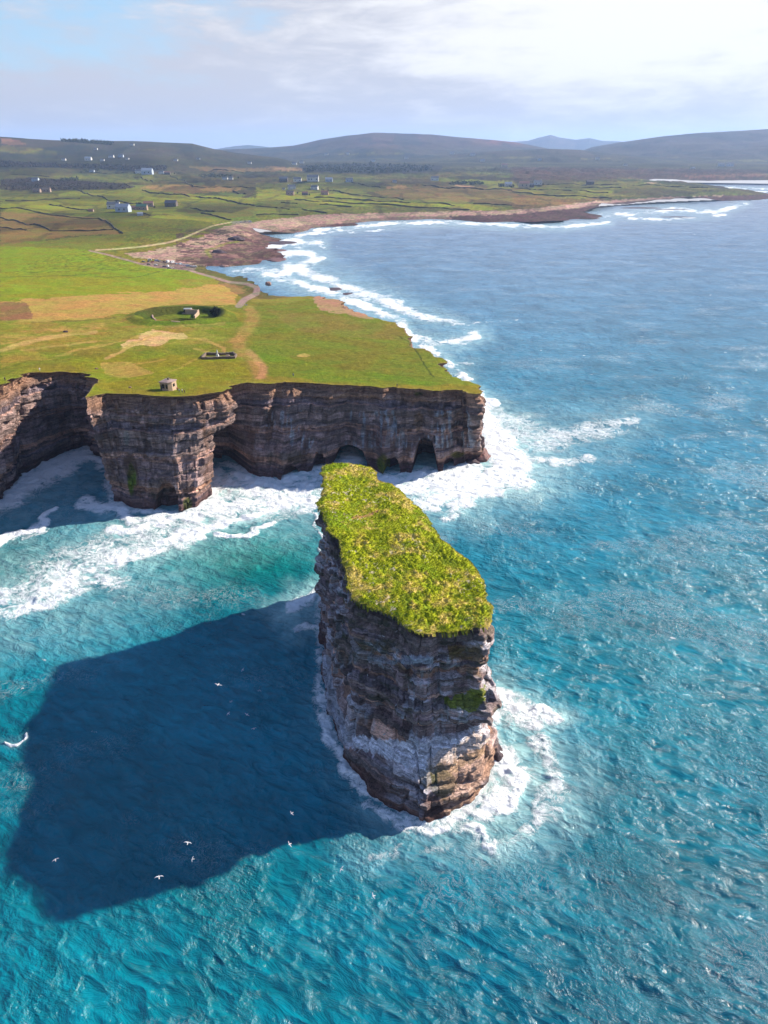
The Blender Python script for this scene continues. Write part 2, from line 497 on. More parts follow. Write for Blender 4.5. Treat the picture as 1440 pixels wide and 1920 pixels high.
def hland(X, Y, dl=None):
    X = np.asarray(X, float); Y = np.asarray(Y, float)
    h = h_core(X, Y, dl)
    h = np.maximum(h, hills_h(X, Y)) if True else h
    # blowhole: grass bank round a steep pit
    dx = X - CR[0]; dy = Y - CR[1]
    q = np.hypot(dx / 33, dy / 42)
    h = h + 3.0 * np.exp(-((q - .92) / .16) ** 2) * (.75 + .5 * sm(-10, 25, dy)) - 1.6 * sm(.85, .7, q)
    pit = np.hypot((X - CR[0] + 1) / 17, (Y - CR[1] + 9) / 13) + .12 * (fbm2(X / 5, Y / 5, 3, 4) - .5)
    h = h - 10 * (1 - sm(.80, 1.0, pit))
    return h

def hp(x, y): return float(hland(np.array([x]), np.array([y]))[0])
# sight table: where each sight line first meets the land
_SR = np.r_[np.arange(225, 1000, 2.5), np.geomspace(1000, 19000, 420)]; _SA = np.radians(np.linspace(-38, 38, 420))
_g = np.meshgrid(_SR, _SA, indexing='ij'); _gx = _g[0] * np.sin(_g[1]); _gy = _g[0] * np.cos(_g[1])
_gh = hland(_gx.ravel(), _gy.ravel(), dist_poly(low, _gx.ravel(), _gy.ravel())[0]).reshape(_gx.shape)
_st = (_gh - CAM_H) / _g[0]                      # slope of the sight line to each ground point
_sm = np.maximum.accumulate(_st, 0)
def ground_many(u, v):
    out = []
    for a, b in zip(u, v):
        d = dir_of(a, b); az_ = math.atan2(d[0], d[1]); s_ = d[2] / math.hypot(d[0], d[1])
        fa_ = (az_ - _SA[0]) / (_SA[1] - _SA[0]); k = int(np.clip(fa_, 0, len(_SA) - 2)); f = min(max(fa_ - k, 0), 1)
        colm = _sm[:, k] * (1 - f) + _sm[:, k + 1] * f
        i = int(np.searchsorted(colm, s_)); i = min(max(i, 1), len(_SR) - 1)
        t = (s_ - colm[i - 1]) / max(colm[i] - colm[i - 1], 1e-9); t = min(max(t, 0), 1)
        r = _SR[i - 1] * (1 - t) + _SR[i] * t
        out.append((r * math.sin(az_), r * math.cos(az_)))
    out = np.array(out)
    return np.column_stack([out, hland(out[:, 0], out[:, 1])])
def ground(u, v):
    """point of the land surface seen at image pixel u, v"""
    return Vector(ground_many([u], [v])[0])

# ------------------------------------------------------------------ land sheet
def r_of_v(v, z):
    a = PITCH + np.arctan((v - 960) / FOC)
    return (CAM_H - z) / np.tan(a)
az = np.radians(np.r_[np.linspace(-75, -37, 60)[:-1], np.linspace(-37, 37, 1150), np.linspace(37, 75, 60)[1:]])
vv = np.linspace(800, 296, 760)
rr = r_of_v(vv, np.interp(vv, [296, 350, 500, 700], [30, 10, 8, 38]))
rr = np.unique(np.maximum.accumulate(rr)); rr = rr[rr < 3600]
rr = np.r_[rr, np.geomspace(rr[-1], 19500, 170)[1:]]
Rg, Ag = np.meshgrid(rr, az, indexing='ij')
X = (Rg * np.sin(Ag)).ravel(); Y = (Rg * np.cos(Ag)).ravel()
ins = inside(COAST, X, Y)
F = grid_faces(len(rr), len(az))
F = F[ins[F].any(1)]
XY = np.stack([X, Y], 1)
XY, F, (ins,) = compact(XY, F, [ins])
out = np.where(~ins)[0]
XY[out] = nearest_on(COAST, XY[out])
X, Y = XY.T
dl = dist_poly(LOW[::2], X, Y)[0]
Z = hland(X, Y, dl)
U, Vv = image_px(X, Y, Z)

# tone of the ground, laid out as a map of fields, bog, bare soil, shingle and tracks
n_a = fbm2(X / 9, Y / 9, 5, 21); n_b = fbm2(X / 55, Y / 55, 4, 22); n_c = fbm2(X / 2.2, Y / 2.2, 3, 23)
sc = np.hypot(X, Y)
n_far = fbm2(X / (sc * .03 + 1) , np.log(sc) * 60, 4, 24)
Uw = U + (n_a - .5) * 14 + (n_far - .5) * 10
Vw = Vv + (n_a - .5) * np.interp(Vv, [300, 420, 560, 700], [1.5, 4, 10, 16])
col = np.empty((len(X), 3)); col[:] = A(134, 140, 34)
def paint(mask, c, op=1.0):
    m = np.asarray(mask, float) * op
    col[:] = col * (1 - m[:, None]) + np.asarray(c) * m[:, None]
def poly(pts, c, op=1.0, warp=True):
    P = np.array(pts, float)
    u, v = (Uw, Vw) if warp else (U, Vv)
    m0 = (v > P[:, 1].min() - 1) & (v < P[:, 1].max() + 1)
    m = np.zeros(len(X)); idx = np.where(m0)[0]
    m[idx] = inside(P, u[idx], v[idx])
    paint(m, c, op)
def stroke(pts, w, c, op=1.0, soft=.5, wv=.5):
    P = np.array(pts, float); W = w if isinstance(w, (list, tuple)) else [w] * len(P)
    m0 = (Vv > P[:, 1].min() - 30) & (Vv < P[:, 1].max() + 30) & (U > P[:, 0].min() - 40) & (U < P[:, 0].max() + 40)
    idx = np.where(m0)[0]
    u = U[idx] * (1 - wv) + Uw[idx] * wv; v = Vv[idx] * (1 - wv) + Vw[idx] * wv
    d, ww, _ = dist_poly(P * [1, 2.0], u, v * 2.0, W)
    m = np.zeros(len(X)); m[idx] = 1 - sm(ww * (1 - soft), ww * (1 + soft), d)
    paint(m, c, op)

G1 = A(150, 155, 22); G2 = A(124, 134, 36); G3 = A(84, 106, 28); T1 = A(206, 166, 92); T2 = A(172, 150, 62); B1 = A(128, 98, 58); B2 = A(58, 46, 44)
# far country: patchwork of small fields
f1, f2, cid = worley(X / 210 + Y / 900, Y / 330 - X / 1100, 6)
far = sm(1150, 1300, sc)
pal = np.array([A(104, 120, 36), A(88, 98, 36), A(120, 108, 50), A(84, 74, 42), A(112, 136, 34), A(96, 84, 46), A(92, 110, 34)])
paint(far, pal[(cid * 6.99).astype(int)], 1.0)
f1, f2, cid2 = worley(X / 130 + 5, Y / 240, 16)
paint(far * (cid2 > .55), pal[((cid2 * 31) % 7).astype(int)], .6)
# moor and hill slopes
mz = sm(332, 318, Vv) * far
paint(mz, A(78, 70, 56), .75)
paint(mz * (n_b > .5), A(88, 96, 46), .5)
paint(sm(300, 286, Vv) * far, A(74, 82, 72), .7)
paint(sm(286, 270, Vv) * (U > 520) * (U < 1100), A(112, 84, 92), .8)
paint(sm(275, 268, Vv) * sm(860, 900, U) * sm(1010, 980, U), A(160, 96, 80), .7)
paint(sm(282, 270, Vv) * (U > 1090), A(96, 86, 100), .7)
for P in ([(930, 296), (990, 293), (1020, 295), (960, 297)], [(1340, 300), (1420, 298), (1440, 303), (1350, 303)], [(257, 280), (290, 279), (295, 282), (262, 282)],
          [(0, 272), (60, 276), (130, 288), (60, 290), (0, 285)], [(1240, 295), (1275, 293), (1270, 297)], [(620, 289), (700, 286), (760, 288), (700, 292)], [(1090, 262 + 35), (1180, 296), (1100, 300)]):
    poly(P, A(128, 134, 52), .9)
poly([(0, 258), (30, 262), (50, 271), (20, 273), (0, 268)], A(190, 140, 116), .8)
poly([(960, 325), (1040, 322), (1130, 325), (1120, 329), (1000, 330)], A(160, 124, 92), .8)
poly([(960, 313), (1440, 318), (1440, 345), (1290, 343), (1180, 335), (960, 338)], A(96, 66, 54), .85)
poly([(1260, 330), (1440, 325), (1440, 330), (1300, 333)], A(150, 108, 84), .7)
poly([(1170, 344), (1230, 341), (1240, 346), (1190, 348)], A(205, 178, 150), 1)
# near country
GG = A(124, 138, 36); GB = A(138, 152, 30); GO = A(122, 124, 40)
for P, c, o in [
    ([(0, 322), (80, 314), (150, 318), (90, 333), (0, 336)], A(110, 104, 44), .9),
    ([(90, 331), (170, 327), (290, 325), (330, 331), (285, 343), (160, 336)], GG, .95),
    ([(290, 326), (330, 325), (360, 335), (340, 341), (290, 340)], A(112, 118, 40), .9),
    ([(15, 318), (50, 315), (60, 319), (25, 322)], GG, .8), ([(350, 312), (520, 316), (520, 322), (380, 321)], A(162, 130, 76), .8),
    ([(0, 354), (250, 356), (480, 372), (480, 400), (340, 402), (0, 398)], GG, .9),
    ([(0, 357), (90, 356), (110, 367), (0, 371)], A(104, 100, 44), .9),
    ([(230, 362), (280, 348), (330, 346), (455, 351), (450, 357), (345, 364), (270, 361)], A(168, 132, 76), .9),
    ([(145, 355), (260, 352), (330, 362), (480, 372), (470, 386), (330, 388), (270, 380)], GB, .7),
    ([(0, 385), (80, 375), (210, 372), (205, 385), (110, 392), (0, 394)], GB, .7),
    ([(340, 376), (480, 384), (520, 400), (420, 410), (345, 400)], A(120, 118, 44), .8),
    ([(0, 396), (90, 402), (195, 409), (212, 425), (226, 440), (150, 441), (60, 452), (0, 460)], A(160, 130, 72), .85),
    ([(60, 408), (200, 412), (206, 424), (95, 431), (30, 420)], A(120, 98, 52), .9), ([(0, 426), (60, 432), (0, 440)], A(122, 100, 50), .6),
    ([(226, 440), (203, 411), (330, 402), (434, 413), (434, 418), (400, 423), (300, 457), (190, 470), (60, 460), (70, 454), (150, 443)], GG, .95),
    ([(215, 405), (330, 405), (420, 414), (395, 424), (300, 440), (230, 436)], GB, .6),
    ([(480, 345), (600, 342), (665, 350), (705, 370), (960, 384), (1055, 396), (900, 398), (700, 401), (560, 408), (480, 422)], A(108, 120, 38), .95),
    ([(480, 350), (540, 360), (640, 364), (690, 372), (480, 376)], GB, .85), ([(560, 375), (700, 377), (960, 387), (1050, 396), (850, 394), (600, 383)], GB, .85),
    ([(700, 386), (860, 388), (900, 396), (740, 396)], A(96, 96, 40), .7), ([(480, 392), (600, 388), (640, 398), (560, 406), (480, 416)], GG, .8),
    ([(700, 360), (780, 348), (960, 350), (1100, 366), (1140, 372), (1060, 385), (960, 384), (860, 378), (740, 372)], A(132, 108, 58), .85),
    ([(720, 350), (760, 348), (765, 352), (725, 354)], A(190, 150, 90), .9), ([(850, 346), (900, 350), (870, 353)], A(190, 150, 120), .8),
    ([(500, 312), (560, 314), (575, 320), (520, 320)], A(178, 140, 96), .9),
    ([(520, 325), (700, 327), (820, 331), (700, 336), (540, 332)], A(104, 116, 42), .8), ([(910, 340), (960, 338), (975, 352), (920, 356)], GG, .8),
    ([(960, 360), (1040, 344), (1100, 340), (1185, 340), (1290, 350), (1350, 354), (1240, 367), (1060, 373), (990, 368)], A(128, 134, 36), .95),
    ([(1000, 352), (1180, 350), (1160, 360), (1010, 356)], GB, .8), ([(1150, 355), (1230, 352), (1300, 360), (1240, 367), (1140, 366)], A(120, 100, 56), .7),
    ([(960, 362), (1060, 372), (1140, 375), (1100, 378), (1010, 393), (960, 395)], A(140, 108, 58), .85),
    ]:
    poly(P, c, o)
# bog and plantation ground
poly([(0, 337), (50, 333), (150, 338), (232, 344), (258, 350), (228, 356), (20, 358), (0, 355)], A(66, 48, 44), .95)
poly([(0, 300), (80, 306), (310, 310), (314, 320), (240, 322), (150, 315), (0, 314)], A(58, 54, 50), .95)
poly([(560, 310), (690, 306), (830, 310), (820, 322), (690, 326), (570, 322)], A(58, 56, 62), .9)
# strip pattern of ploughed and mown bands
band = np.sin(Vv * 2.1 + U * .02) * .5 + .5
paint(far * (Vv > 345) * (Vv < 470) * band, A(84, 100, 32), .14)
# headland
hd = sc < 1200
paint(hd * sm(.35, .65, n_b), G2, .8)
poly([(0, 462), (160, 468), (240, 490), (370, 508), (470, 540), (300, 548), (180, 554), (0, 566)], A(132, 160, 14), .9)
poly([(0, 512), (160, 520), (300, 530), (420, 520), (470, 545), (300, 552), (0, 560)], A(146, 160, 24), .6)
poly([(330, 524), (400, 520), (450, 530), (430, 540), (350, 536)], A(160, 150, 60), .6)
poly([(0, 565), (60, 560), (180, 553), (300, 546), (420, 531), (462, 538), (440, 560), (446, 572), (330, 574), (240, 588), (150, 600), (60, 605), (0, 612)], T1, .88)
poly([(0, 567), (50, 568), (63, 588), (60, 596), (30, 603), (0, 606)], A(150, 112, 76), .9)
poly([(0, 604), (160, 598), (240, 592), (300, 612), (420, 608), (400, 640), (250, 660), (120, 664), (0, 690)], T2, .8)
poly([(0, 628), (110, 612), (200, 604), (190, 614), (60, 640), (0, 650)], A(196, 162, 86), .6)
paint(hd * (Vv > 600) * (U < 460) * sm(.52, .62, n_a) * .8, A(130, 140, 30), .8)
poly([(60, 655), (170, 640), (270, 640), (300, 664), (200, 680), (90, 668)], A(120, 138, 30), .7)
poly([(130, 668), (300, 662), (440, 668), (470, 700), (380, 724), (200, 730), (160, 740)], A(134, 148, 24), .8)
poly([(190, 682), (240, 678), (290, 700), (260, 708), (200, 706)], A(190, 164, 84), .75)
poly([(243, 636), (290, 622), (345, 624), (352, 633), (300, 647), (228, 652)], A(232, 190, 140), .95)
poly([(330, 605), (440, 608), (460, 640), (420, 645), (360, 630)], A(160, 146, 60), .6)
poly([(400, 612), (450, 602), (455, 625), (420, 634), (385, 622)], A(120, 142, 26), .8)
poly([(482, 560), (600, 560), (700, 592), (760, 625), (810, 668), (880, 724), (700, 722), (500, 706), (470, 660)], A(120, 136, 34), .9)
poly([(500, 580), (600, 590), (740, 610), (770, 640), (660, 632), (560, 622)], A(148, 136, 60), .7)
poly([(480, 660), (640, 690), (860, 722), (700, 722), (500, 706)], A(112, 146, 24), .7)
poly([(480, 540), (560, 545), (590, 560), (540, 568), (470, 566)], A(164, 152, 60), .7)
poly([(588, 560), (600, 550), (632, 557), (652, 572), (668, 583), (715, 596), (690, 596), (640, 588), (600, 582)], A(196, 154, 124), .95)
poly([(558, 664), (570, 661), (583, 667), (572, 672), (560, 670)], A(200, 170, 100), .9)
# turf ring round the blowhole
poly([(235, 598), (262, 586), (300, 574), (350, 570), (405, 575), (440, 588), (448, 602), (400, 612), (300, 613), (250, 608)], A(104, 130, 24), .9, False)
qr_ = np.hypot((X - CR[0]) / 33, (Y - CR[1]) / 42); paint(sm(.98, .9, qr_) * sm(.6, .7, qr_) * (Y > CR[1] - 8), A(66, 84, 26), .85)  # shade on the bank's inner back slope, painted as darker green turf
pitm = np.hypot((X - CR[0] + 1) / 17.5, (Y - CR[1] + 9) / 13.5)
paint(sm(1.02, .9, pitm), A(150, 120, 80), .8); paint(sm(.8, .7, pitm), A(90, 66, 52), .9)
# paths
for P, w, c, o in [
    ([(466, 578), (476, 592), (468, 612), (446, 640), (452, 662), (478, 678), (488, 706)], [10, 13, 14, 14, 12, 12, 14], A(186, 152, 84), .75),
    ([(0, 657), (40, 646), (70, 638), (95, 632), (180, 622)], [5, 6, 7, 5, 4], A(214, 180, 112), .8),
    ([(40, 657), (110, 649), (180, 640)], 3, A(204, 172, 96), .7), ([(105, 668), (150, 656), (235, 637), (260, 630)], 3.2, A(204, 172, 90), .75),
    ([(200, 672), (225, 662), (250, 645), (300, 625)], 5, A(214, 180, 110), .8), ([(250, 683), (275, 679), (310, 675)], 3, A(196, 166, 80), .6),
    ([(322, 698), (345, 685), (380, 668)], 3, A(176, 160, 70), .75), ([(350, 633), (385, 637), (405, 646), (420, 652), (421, 658)], 4, A(206, 166, 96), .75),
    ([(362, 653), (375, 656), (390, 659)], 3, A(206, 166, 96), .7), ([(290, 612), (360, 610), (420, 606)], 4, A(196, 160, 90), .6),
    ([(468, 660), (480, 672), (496, 690), (488, 708)], 8, A(206, 160, 110), .7),
    ([(770, 645), (784, 664), (800, 690), (812, 706)], 1.6, A(66, 84, 24), .9), ([(745, 628), (765, 640), (790, 652)], 1.5, A(74, 90, 26), .7),
    ([(60, 604), (160, 601), (250, 592)], 2.4, A(112, 100, 50), .6), ([(178, 519), (250, 520), (300, 509)], 1.6, A(84, 110, 26), .6), ([(0, 520), (120, 517), (200, 512)], 1.5, A(94, 112, 26), .6),
    ]:
    stroke(P, w, c, o)
# shingle bank, rock platforms
pink = A(200, 168, 152); drk = A(104, 76, 76)
sh = np.zeros(len(X))
poly([(238, 476), (300, 467), (345, 455), (380, 441), (430, 422), (480, 415), (600, 402), (700, 400), (850, 396), (960, 394), (1010, 390), (1120, 377), (1250, 369), (1380, 366), (1460, 372), (1460, 386), (1140, 420), (560, 446), (545, 500), (380, 500), (300, 487), (250, 484)], pink, 1)
poly([(385, 497), (330, 486), (345, 478), (400, 474), (430, 450), (470, 440), (560, 445), (560, 500)], A(146, 116, 106), .9)
paint(((n_a + n_b * .6) > .83) * (Vv > 430) * (Vv < 505) * (U > 330) * (U < 560) * (dl < 260), drk, .85)
poly([(378, 482), (420, 478), (440, 484), (425, 494), (370, 492)], A(110, 84, 84), .9)
stroke([(444, 452), (415, 460), (385, 470), (395, 482)], 3.5, A(150, 150, 60), .7)
poly([(847, 405), (960, 402), (1100, 388), (1160, 380), (1300, 369), (1460, 364), (1460, 390), (1140, 425), (850, 420)], A(92, 62, 66), .92)
poly([(600, 424), (640, 419), (690, 416), (700, 425), (600, 432)], A(100, 70, 66), .9)
poly([(520, 425), (620, 408), (760, 401), (960, 397), (1100, 384), (1000, 398), (850, 404), (700, 409), (560, 432)], A(214, 178, 160), .7)
peb = fbm2(X / 3.5, Y / 5, 3, 55)
pk = (dl < 220) & (sc > 880)
rub = np.where(pk, .35 + 1.25 * peb, 1.0)
edge = sm(2.5, .3, dl); paint(edge, A(70, 54, 52), .8)
paint((dl < 30) & (sc > 500), A(96, 72, 72), .5 * 1)
# roads
road = A(178, 156, 148)
stroke([(168, 470), (200, 477), (240, 488), (270, 496.5), (300, 501), (350, 505), (365, 510), (400, 520), (430, 529), (462, 532), (484, 540), (480, 551), (458, 562), (448, 574)], [2.4, 2.6, 2.8, 3, 3.5, 3.5, 3.2, 3.4, 4, 5, 6.5, 6.5, 7, 7], road, .95, .25, 0)
poly([(262, 494), (300, 488), (345, 493), (368, 498), (366, 507), (330, 505), (290, 502)], A(150, 128, 124), .95, False)
stroke([(180, 469), (215, 467), (262, 463), (315, 455), (345, 446), (372, 434), (400, 423), (432, 417)], [2.2, 2.4, 2.8, 3, 2.8, 2.6, 2.2, 2], A(222, 206, 160), .95, .3, 0)
poly([(432, 415), (470, 413), (474, 418), (436, 420)], A(150, 138, 134), .9, False)
# exposed soil along the brink
dc = dist_poly(CLIFF_TOP[::3], X[(sc < 700)], Y[(sc < 700)])[0]
tmp = np.full(len(X), 99.); tmp[sc < 700] = dc
paint(sm(1.1, .3, tmp + n_c * .8), A(190, 150, 118), .9)
paint(sm(12, 2, tmp) * (Vv > 690) * .7, A(150, 160, 40), .5)
hn = fbm2(X / 420, Y / 300, 4, 61)
f1, f2, cid3 = worley(X / 120 + Y / 800, Y / 210 - X / 900, 6)
paint(far * sm(.13, .04, f2 - f1) * (Vv < 470) * (Vv > 275) * (hn > .36) * (dl > 60), A(44, 42, 30), .42)
col *= (1 + far * ((cid3 - .5) * .6 + (hn - .5) * 1.3))[:, None]
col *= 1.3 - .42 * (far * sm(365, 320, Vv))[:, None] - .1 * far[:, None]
grn = sm(1.0, 1.12, col[:, 1] / (col[:, 0] + 1e-4))[:, None]
col *= grn * np.array([1.16, .97, 1.1]) + (1 - grn) * np.array([.98, .98, .88])
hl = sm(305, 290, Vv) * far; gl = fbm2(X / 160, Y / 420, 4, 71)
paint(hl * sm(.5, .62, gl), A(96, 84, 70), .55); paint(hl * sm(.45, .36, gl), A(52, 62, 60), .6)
col *= (rub * (.74 + .3 * n_c + .24 * n_a))[:, None]
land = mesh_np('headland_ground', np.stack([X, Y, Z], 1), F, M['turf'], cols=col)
tag(land, 'green headland and patchwork farmland running back to the hills', kind='structure')

# ------------------------------------------------------------------ cliffs
BOUNDS = np.cumsum(np.r_[-12, rng.choice([.5, .7, .9, 1.3, 1.9, 2.8], 90)])
def strata(s, z, x, y, amp, tilt, seed=0, rows=None):
    zt = z + tilt + 1.2 * (fbm2(x / 22, y / 22, 2, 40 + seed) - .5)
    i = np.searchsorted(BOUNDS, zt)
    lo = BOUNDS[np.clip(i - 1, 0, None)]; hi = BOUNDS[np.clip(i, 0, len(BOUNDS) - 1)]
    th = hi - lo; f = (zt - lo) / (th + 1e-9)
    off = (rnd(i, 0, 50 + seed) - .5) * 1.7
    w = 1.6 + 5 * rnd(i, 1, 51 + seed)
    b = np.floor(s / w + 7 * rnd(i, 2, 52 + seed)); fb = s / w + 7 * rnd(i, 2, 52 + seed) - b
    off = off + (rnd(i, b, 53 + seed) - .5) * 1.5 * np.clip(th / 1.5, .4, 1.3)
    crack = (sm(.06, 0, fb) + sm(.94, 1, fb)) * .5 + (sm(.12, 0, f) + sm(.9, 1, f)) * .6
    off = off - crack * .7
    off = off + (fbm3(x / 2, y / 2, z / 1.2, 4, 60 + seed) - .5) * 1.1 + (fbm2(s / 9, z / 25, 3, 61 + seed) - .5) * 3.0
    return off * amp, i, b, f, crack

nrow = 96
tz = np.linspace(0, 1, nrow)
ncol = len(TFd)
hz = hland(TFd[:, 0], TFd[:, 1], dist_poly(low, TFd[:, 0], TFd[:, 1])[0])
T_, S2 = np.meshgrid(tz, S_c, indexing='ij')
w_ = T_ ** 1.15
PX = TFd[:, 0][None] * (1 - w_) + TFd[:, 2][None] * w_
PY = TFd[:, 1][None] * (1 - w_) + TFd[:, 3][None] * w_
PZ = hz[None] * (1 - T_) + (-2.5) * T_
off, li, lb, lf, ck = strata(S2, PZ, PX, PY, 1.0, 0.03 * PX)
rim = np.clip(T_ * hz[None] / 1.6, 0, 1)
dep_ = T_ * hz[None]
brk = (sm(.35, .7, fbm2(S2 / 14, T_ * 0, 3, 64)) * 4.2 + .4) * (1 - .6 * prom[None])          # weathered brink leaning back above the sheer beds
off = off + brk * sm(0, 6.5, dep_ + 2.0 * (rnd(li, lb, 65) - .5)) - 2.0
off = off + (blocky(S2 + 3 * np.sin(PZ * .13), 11, 66) - .5) * 3.2 * sm(3, 9, dep_) * (1 - .8 * prom[None])
off = off * rim
# hollows and arches at the foot
u0, v0 = image_px(PX, PY, PZ)
nr2 = normals2(TFd[:, :2], 22)
def cave(cu, half, ytop, depth, soft=.25):
    """arch-mouthed hollow: centre, half width, crown level (all image pixels)"""
    global off
    q = np.abs(u0 - cu) / half
    crown = ytop + (960 - ytop) * .9 * np.clip(q, 0, 1) ** 3.4
    m = sm(0, 9, v0 - crown + 6 * (fbm2(S2 / 3, PZ / 3, 3, 70) - .5)) * sm(1.0, .86, q)
    ok = (S2 > S_c[0] + 50)
    off = off - depth * m * ok
near_main = (TFd[:, 0] > -85) & (TFd[:, 1] < 330) & (TFd[:, 0] < 60)
keepo = off.copy()
cave(797, 30, 824, 22); cave(735, 22, 852, 12); cave(842, 16, 858, 6); cave(655, 46, 838, 20); cave(600, 18, 842, 6); cave(430, 42, 792, 13); cave(452, 16, 858, 8); cave(545, 26, 872, 4)
off = np.where(near_main[None], off, keepo)
keepo = off.copy(); cave(312, 22, 905, 6); off = np.where((PY < 265) & (PX < -60) & (PX > -120), off, keepo)
PX = PX + nr2[:, 0][None] * off; PY = PY + nr2[:, 1][None] * off
PZ = PZ + (fbm2(S2 / 2, PZ / 2, 2, 88) - .5) * .5 * rim
# colours of the beds
def rock_col(i, b, s, z, x, y, seed=0, ztop=None):
    pr = np.array([A(184, 152, 142), A(156, 136, 138), A(206, 168, 150), A(132, 120, 130), A(170, 150, 148), A(142, 126, 124)])
    c = pr[(rnd(i, 3, 90 + seed) * 5.99).astype(int)]
    c = c * (.55 + .9 * rnd(i, b, 91 + seed))[..., None]
    n = fbm3(x / 6, y / 6, z / 6, 4, 92 + seed)
    c = c * (.6 + .8 * n)[..., None]
    return c
def mixv(c, m, t, op=1.0):
    m = np.clip(m, 0, 1) * op
    return c * (1 - m[..., None]) + np.asarray(t) * m[..., None]
cc = rock_col(li, lb, S2, PZ, PX, PY) * 1.75 * np.array([1.08, 1.0, .95])
depth = hz[None] - PZ
n1 = fbm2(S2 / 2.2, PZ / 9, 4, 93); n2 = fbm2(S2 / 12, PZ / 12, 4, 94); n3 = fbm2(S2 / .9, PZ / 7, 3, 95)
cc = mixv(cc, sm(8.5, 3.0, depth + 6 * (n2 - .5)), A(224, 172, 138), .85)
cc = mixv(cc, sm(.8, .2, depth), A(120, 120, 50), .7)
u0, v0 = image_px(PX, PY, PZ)
cc = mixv(cc, sm(.54, .62, n3) * sm(.5, .6, n2) * (v0 > 770) * (v0 < 840) * (u0 > 500), A(206, 216, 230, .7), .75)
cc = mixv(cc, sm(.58, .66, n1) * (v0 > 760), A(140, 96, 66), .5)
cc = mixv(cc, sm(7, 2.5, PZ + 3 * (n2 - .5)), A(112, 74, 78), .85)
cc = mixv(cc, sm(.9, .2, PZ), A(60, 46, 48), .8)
def spot(cu, cv, ru, rv, c, op):
    global cc
    q = np.hypot((u0 - cu) / ru, (v0 - cv) / rv) + (n1 - .5) * 1.1
    cc = mixv(cc, sm(1.05, .6, q), c, op)
spot(250, 898, 11, 28, A(130, 160, 10), .95); spot(248, 872, 16, 22, A(120, 84, 50), .6); spot(718, 868, 13, 18, A(150, 170, 20), .95); spot(720, 830, 20, 36, A(140, 84, 56), .55)
spot(352, 944, 9, 16, A(96, 110, 30), .85); spot(858, 852, 16, 7, A(150, 150, 30), .8); spot(300, 915, 30, 22, A(70, 74, 40), .5); spot(540, 858, 46, 12, A(84, 80, 46), .6)
spot(785, 738, 12, 5, A(130, 140, 30), .8); spot(237, 820, 6, 14, A(170, 176, 170), .6); spot(785, 790, 10, 22, A(196, 150, 96), .5)
Fc = grid_faces(nrow, ncol)[:, ::-1]
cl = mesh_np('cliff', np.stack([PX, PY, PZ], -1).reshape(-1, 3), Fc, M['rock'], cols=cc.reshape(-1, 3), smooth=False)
tag(cl, 'layered dark sea cliff with caves under the headland', kind='structure')

# ------------------------------------------------------------------ the stack
STZ = 45.0
def ztop(x, y): return STZ + .35 * np.sin(x * .3) + .02 * (y - 150) - .05 * x + .25 * np.sin(y * .21)
SP = [((605, 885), (-21, 189)), ((600, 915), (-20, 178)), ((597, 950), (-19, 163)), ((607, 985), (-17.5, 152)), ((613, 1004), at0(601, 1300)), ((632, 1012), (-16, 137)), ((640, 1060), at0(616, 1360)), ((650, 1098), at0(645, 1420)),
      ((672, 1125), at0(664, 1450)), ((708, 1140), at0(690, 1480)), ((742, 1152), at0(735, 1518)), ((766, 1178), at0(782, 1540)), ((810, 1176), at0(800, 1549)), ((845, 1168), at0(842, 1542)), ((880, 1163), at0(866, 1528)), ((910, 1160), at0(892, 1500)),
      ((919, 1140), at0(922, 1450)), ((910, 1108), at0(932, 1412)), ((904, 1075), (27.5, 132)), ((882, 1046), (25.5, 140)), ((858, 1022), (22.5, 147)), ((824, 1001), (18.5, 152)), ((811, 977), (16, 160)), ((790, 956), (13, 166)), ((765, 935), (9.5, 174)),
      ((738, 913), (6.5, 181)), ((715, 905), (4.5, 185)), ((692, 881), (-2, 194)), ((650, 879), (-12, 195))]
rt = np.array([at0(*p[0], STZ) for p in SP]); rb = np.array([p[1] for p in SP], float)
RT = np.vstack([np.hstack([rt, rb]), np.hstack([rt[:1], rb[:1]])])
RTd, S_s = resample(RT, .17)
RTd = RTd[:-1]; S_s = S_s[:-1]; per = S_s[-1]
def nloop(P, w):
    k = np.ones(2 * w + 1) / (2 * w + 1)
    Q = np.stack([np.convolve(np.r_[P[-w:, i], P[:, i], P[:w, i]], k, 'valid') for i in (0, 1)], 1)
    T = (np.roll(Q, -1, 0) - np.roll(Q, 1, 0)); T /= np.linalg.norm(T, axis=1)[:, None] + 1e-9
    return Q, np.stack([T[:, 1], -T[:, 0]], 1)
Q, nt_ = nloop(RTd[:, :2], 9)
if ((nt_ * (RTd[:, :2] - RTd[:, :2].mean(0))).sum(1)).mean() < 0: nt_ = -nt_
jj = (blocky(S_s, 7.1, 201) - .5) * 1.5 + (blocky(S_s, 2.3, 202) - .5) * .8 + (fbm2(S_s / 1.1, S_s * 0, 3, 203) - .5) * .8
jj *= np.clip(np.minimum(S_s, per - S_s) / 3, 0, 1)
RTd[:, :2] = Q + nt_ * jj[:, None]
_, nt_ = nloop(RTd[:, :2], 40)
if ((nt_ * (RTd[:, :2] - RTd[:, :2].mean(0))).sum(1)).mean() < 0: nt_ = -nt_
RING = np.vstack([RTd[:, :2], RTd[:1, :2]])
zt0 = ztop(RTd[:, 0], RTd[:, 1])
nrow = 270
zf = np.linspace(0, 1, nrow)
T_, S2 = np.meshgrid(zf, S_s, indexing='ij')
PZ = zt0[None] * (1 - T_) - 2.5 * T_
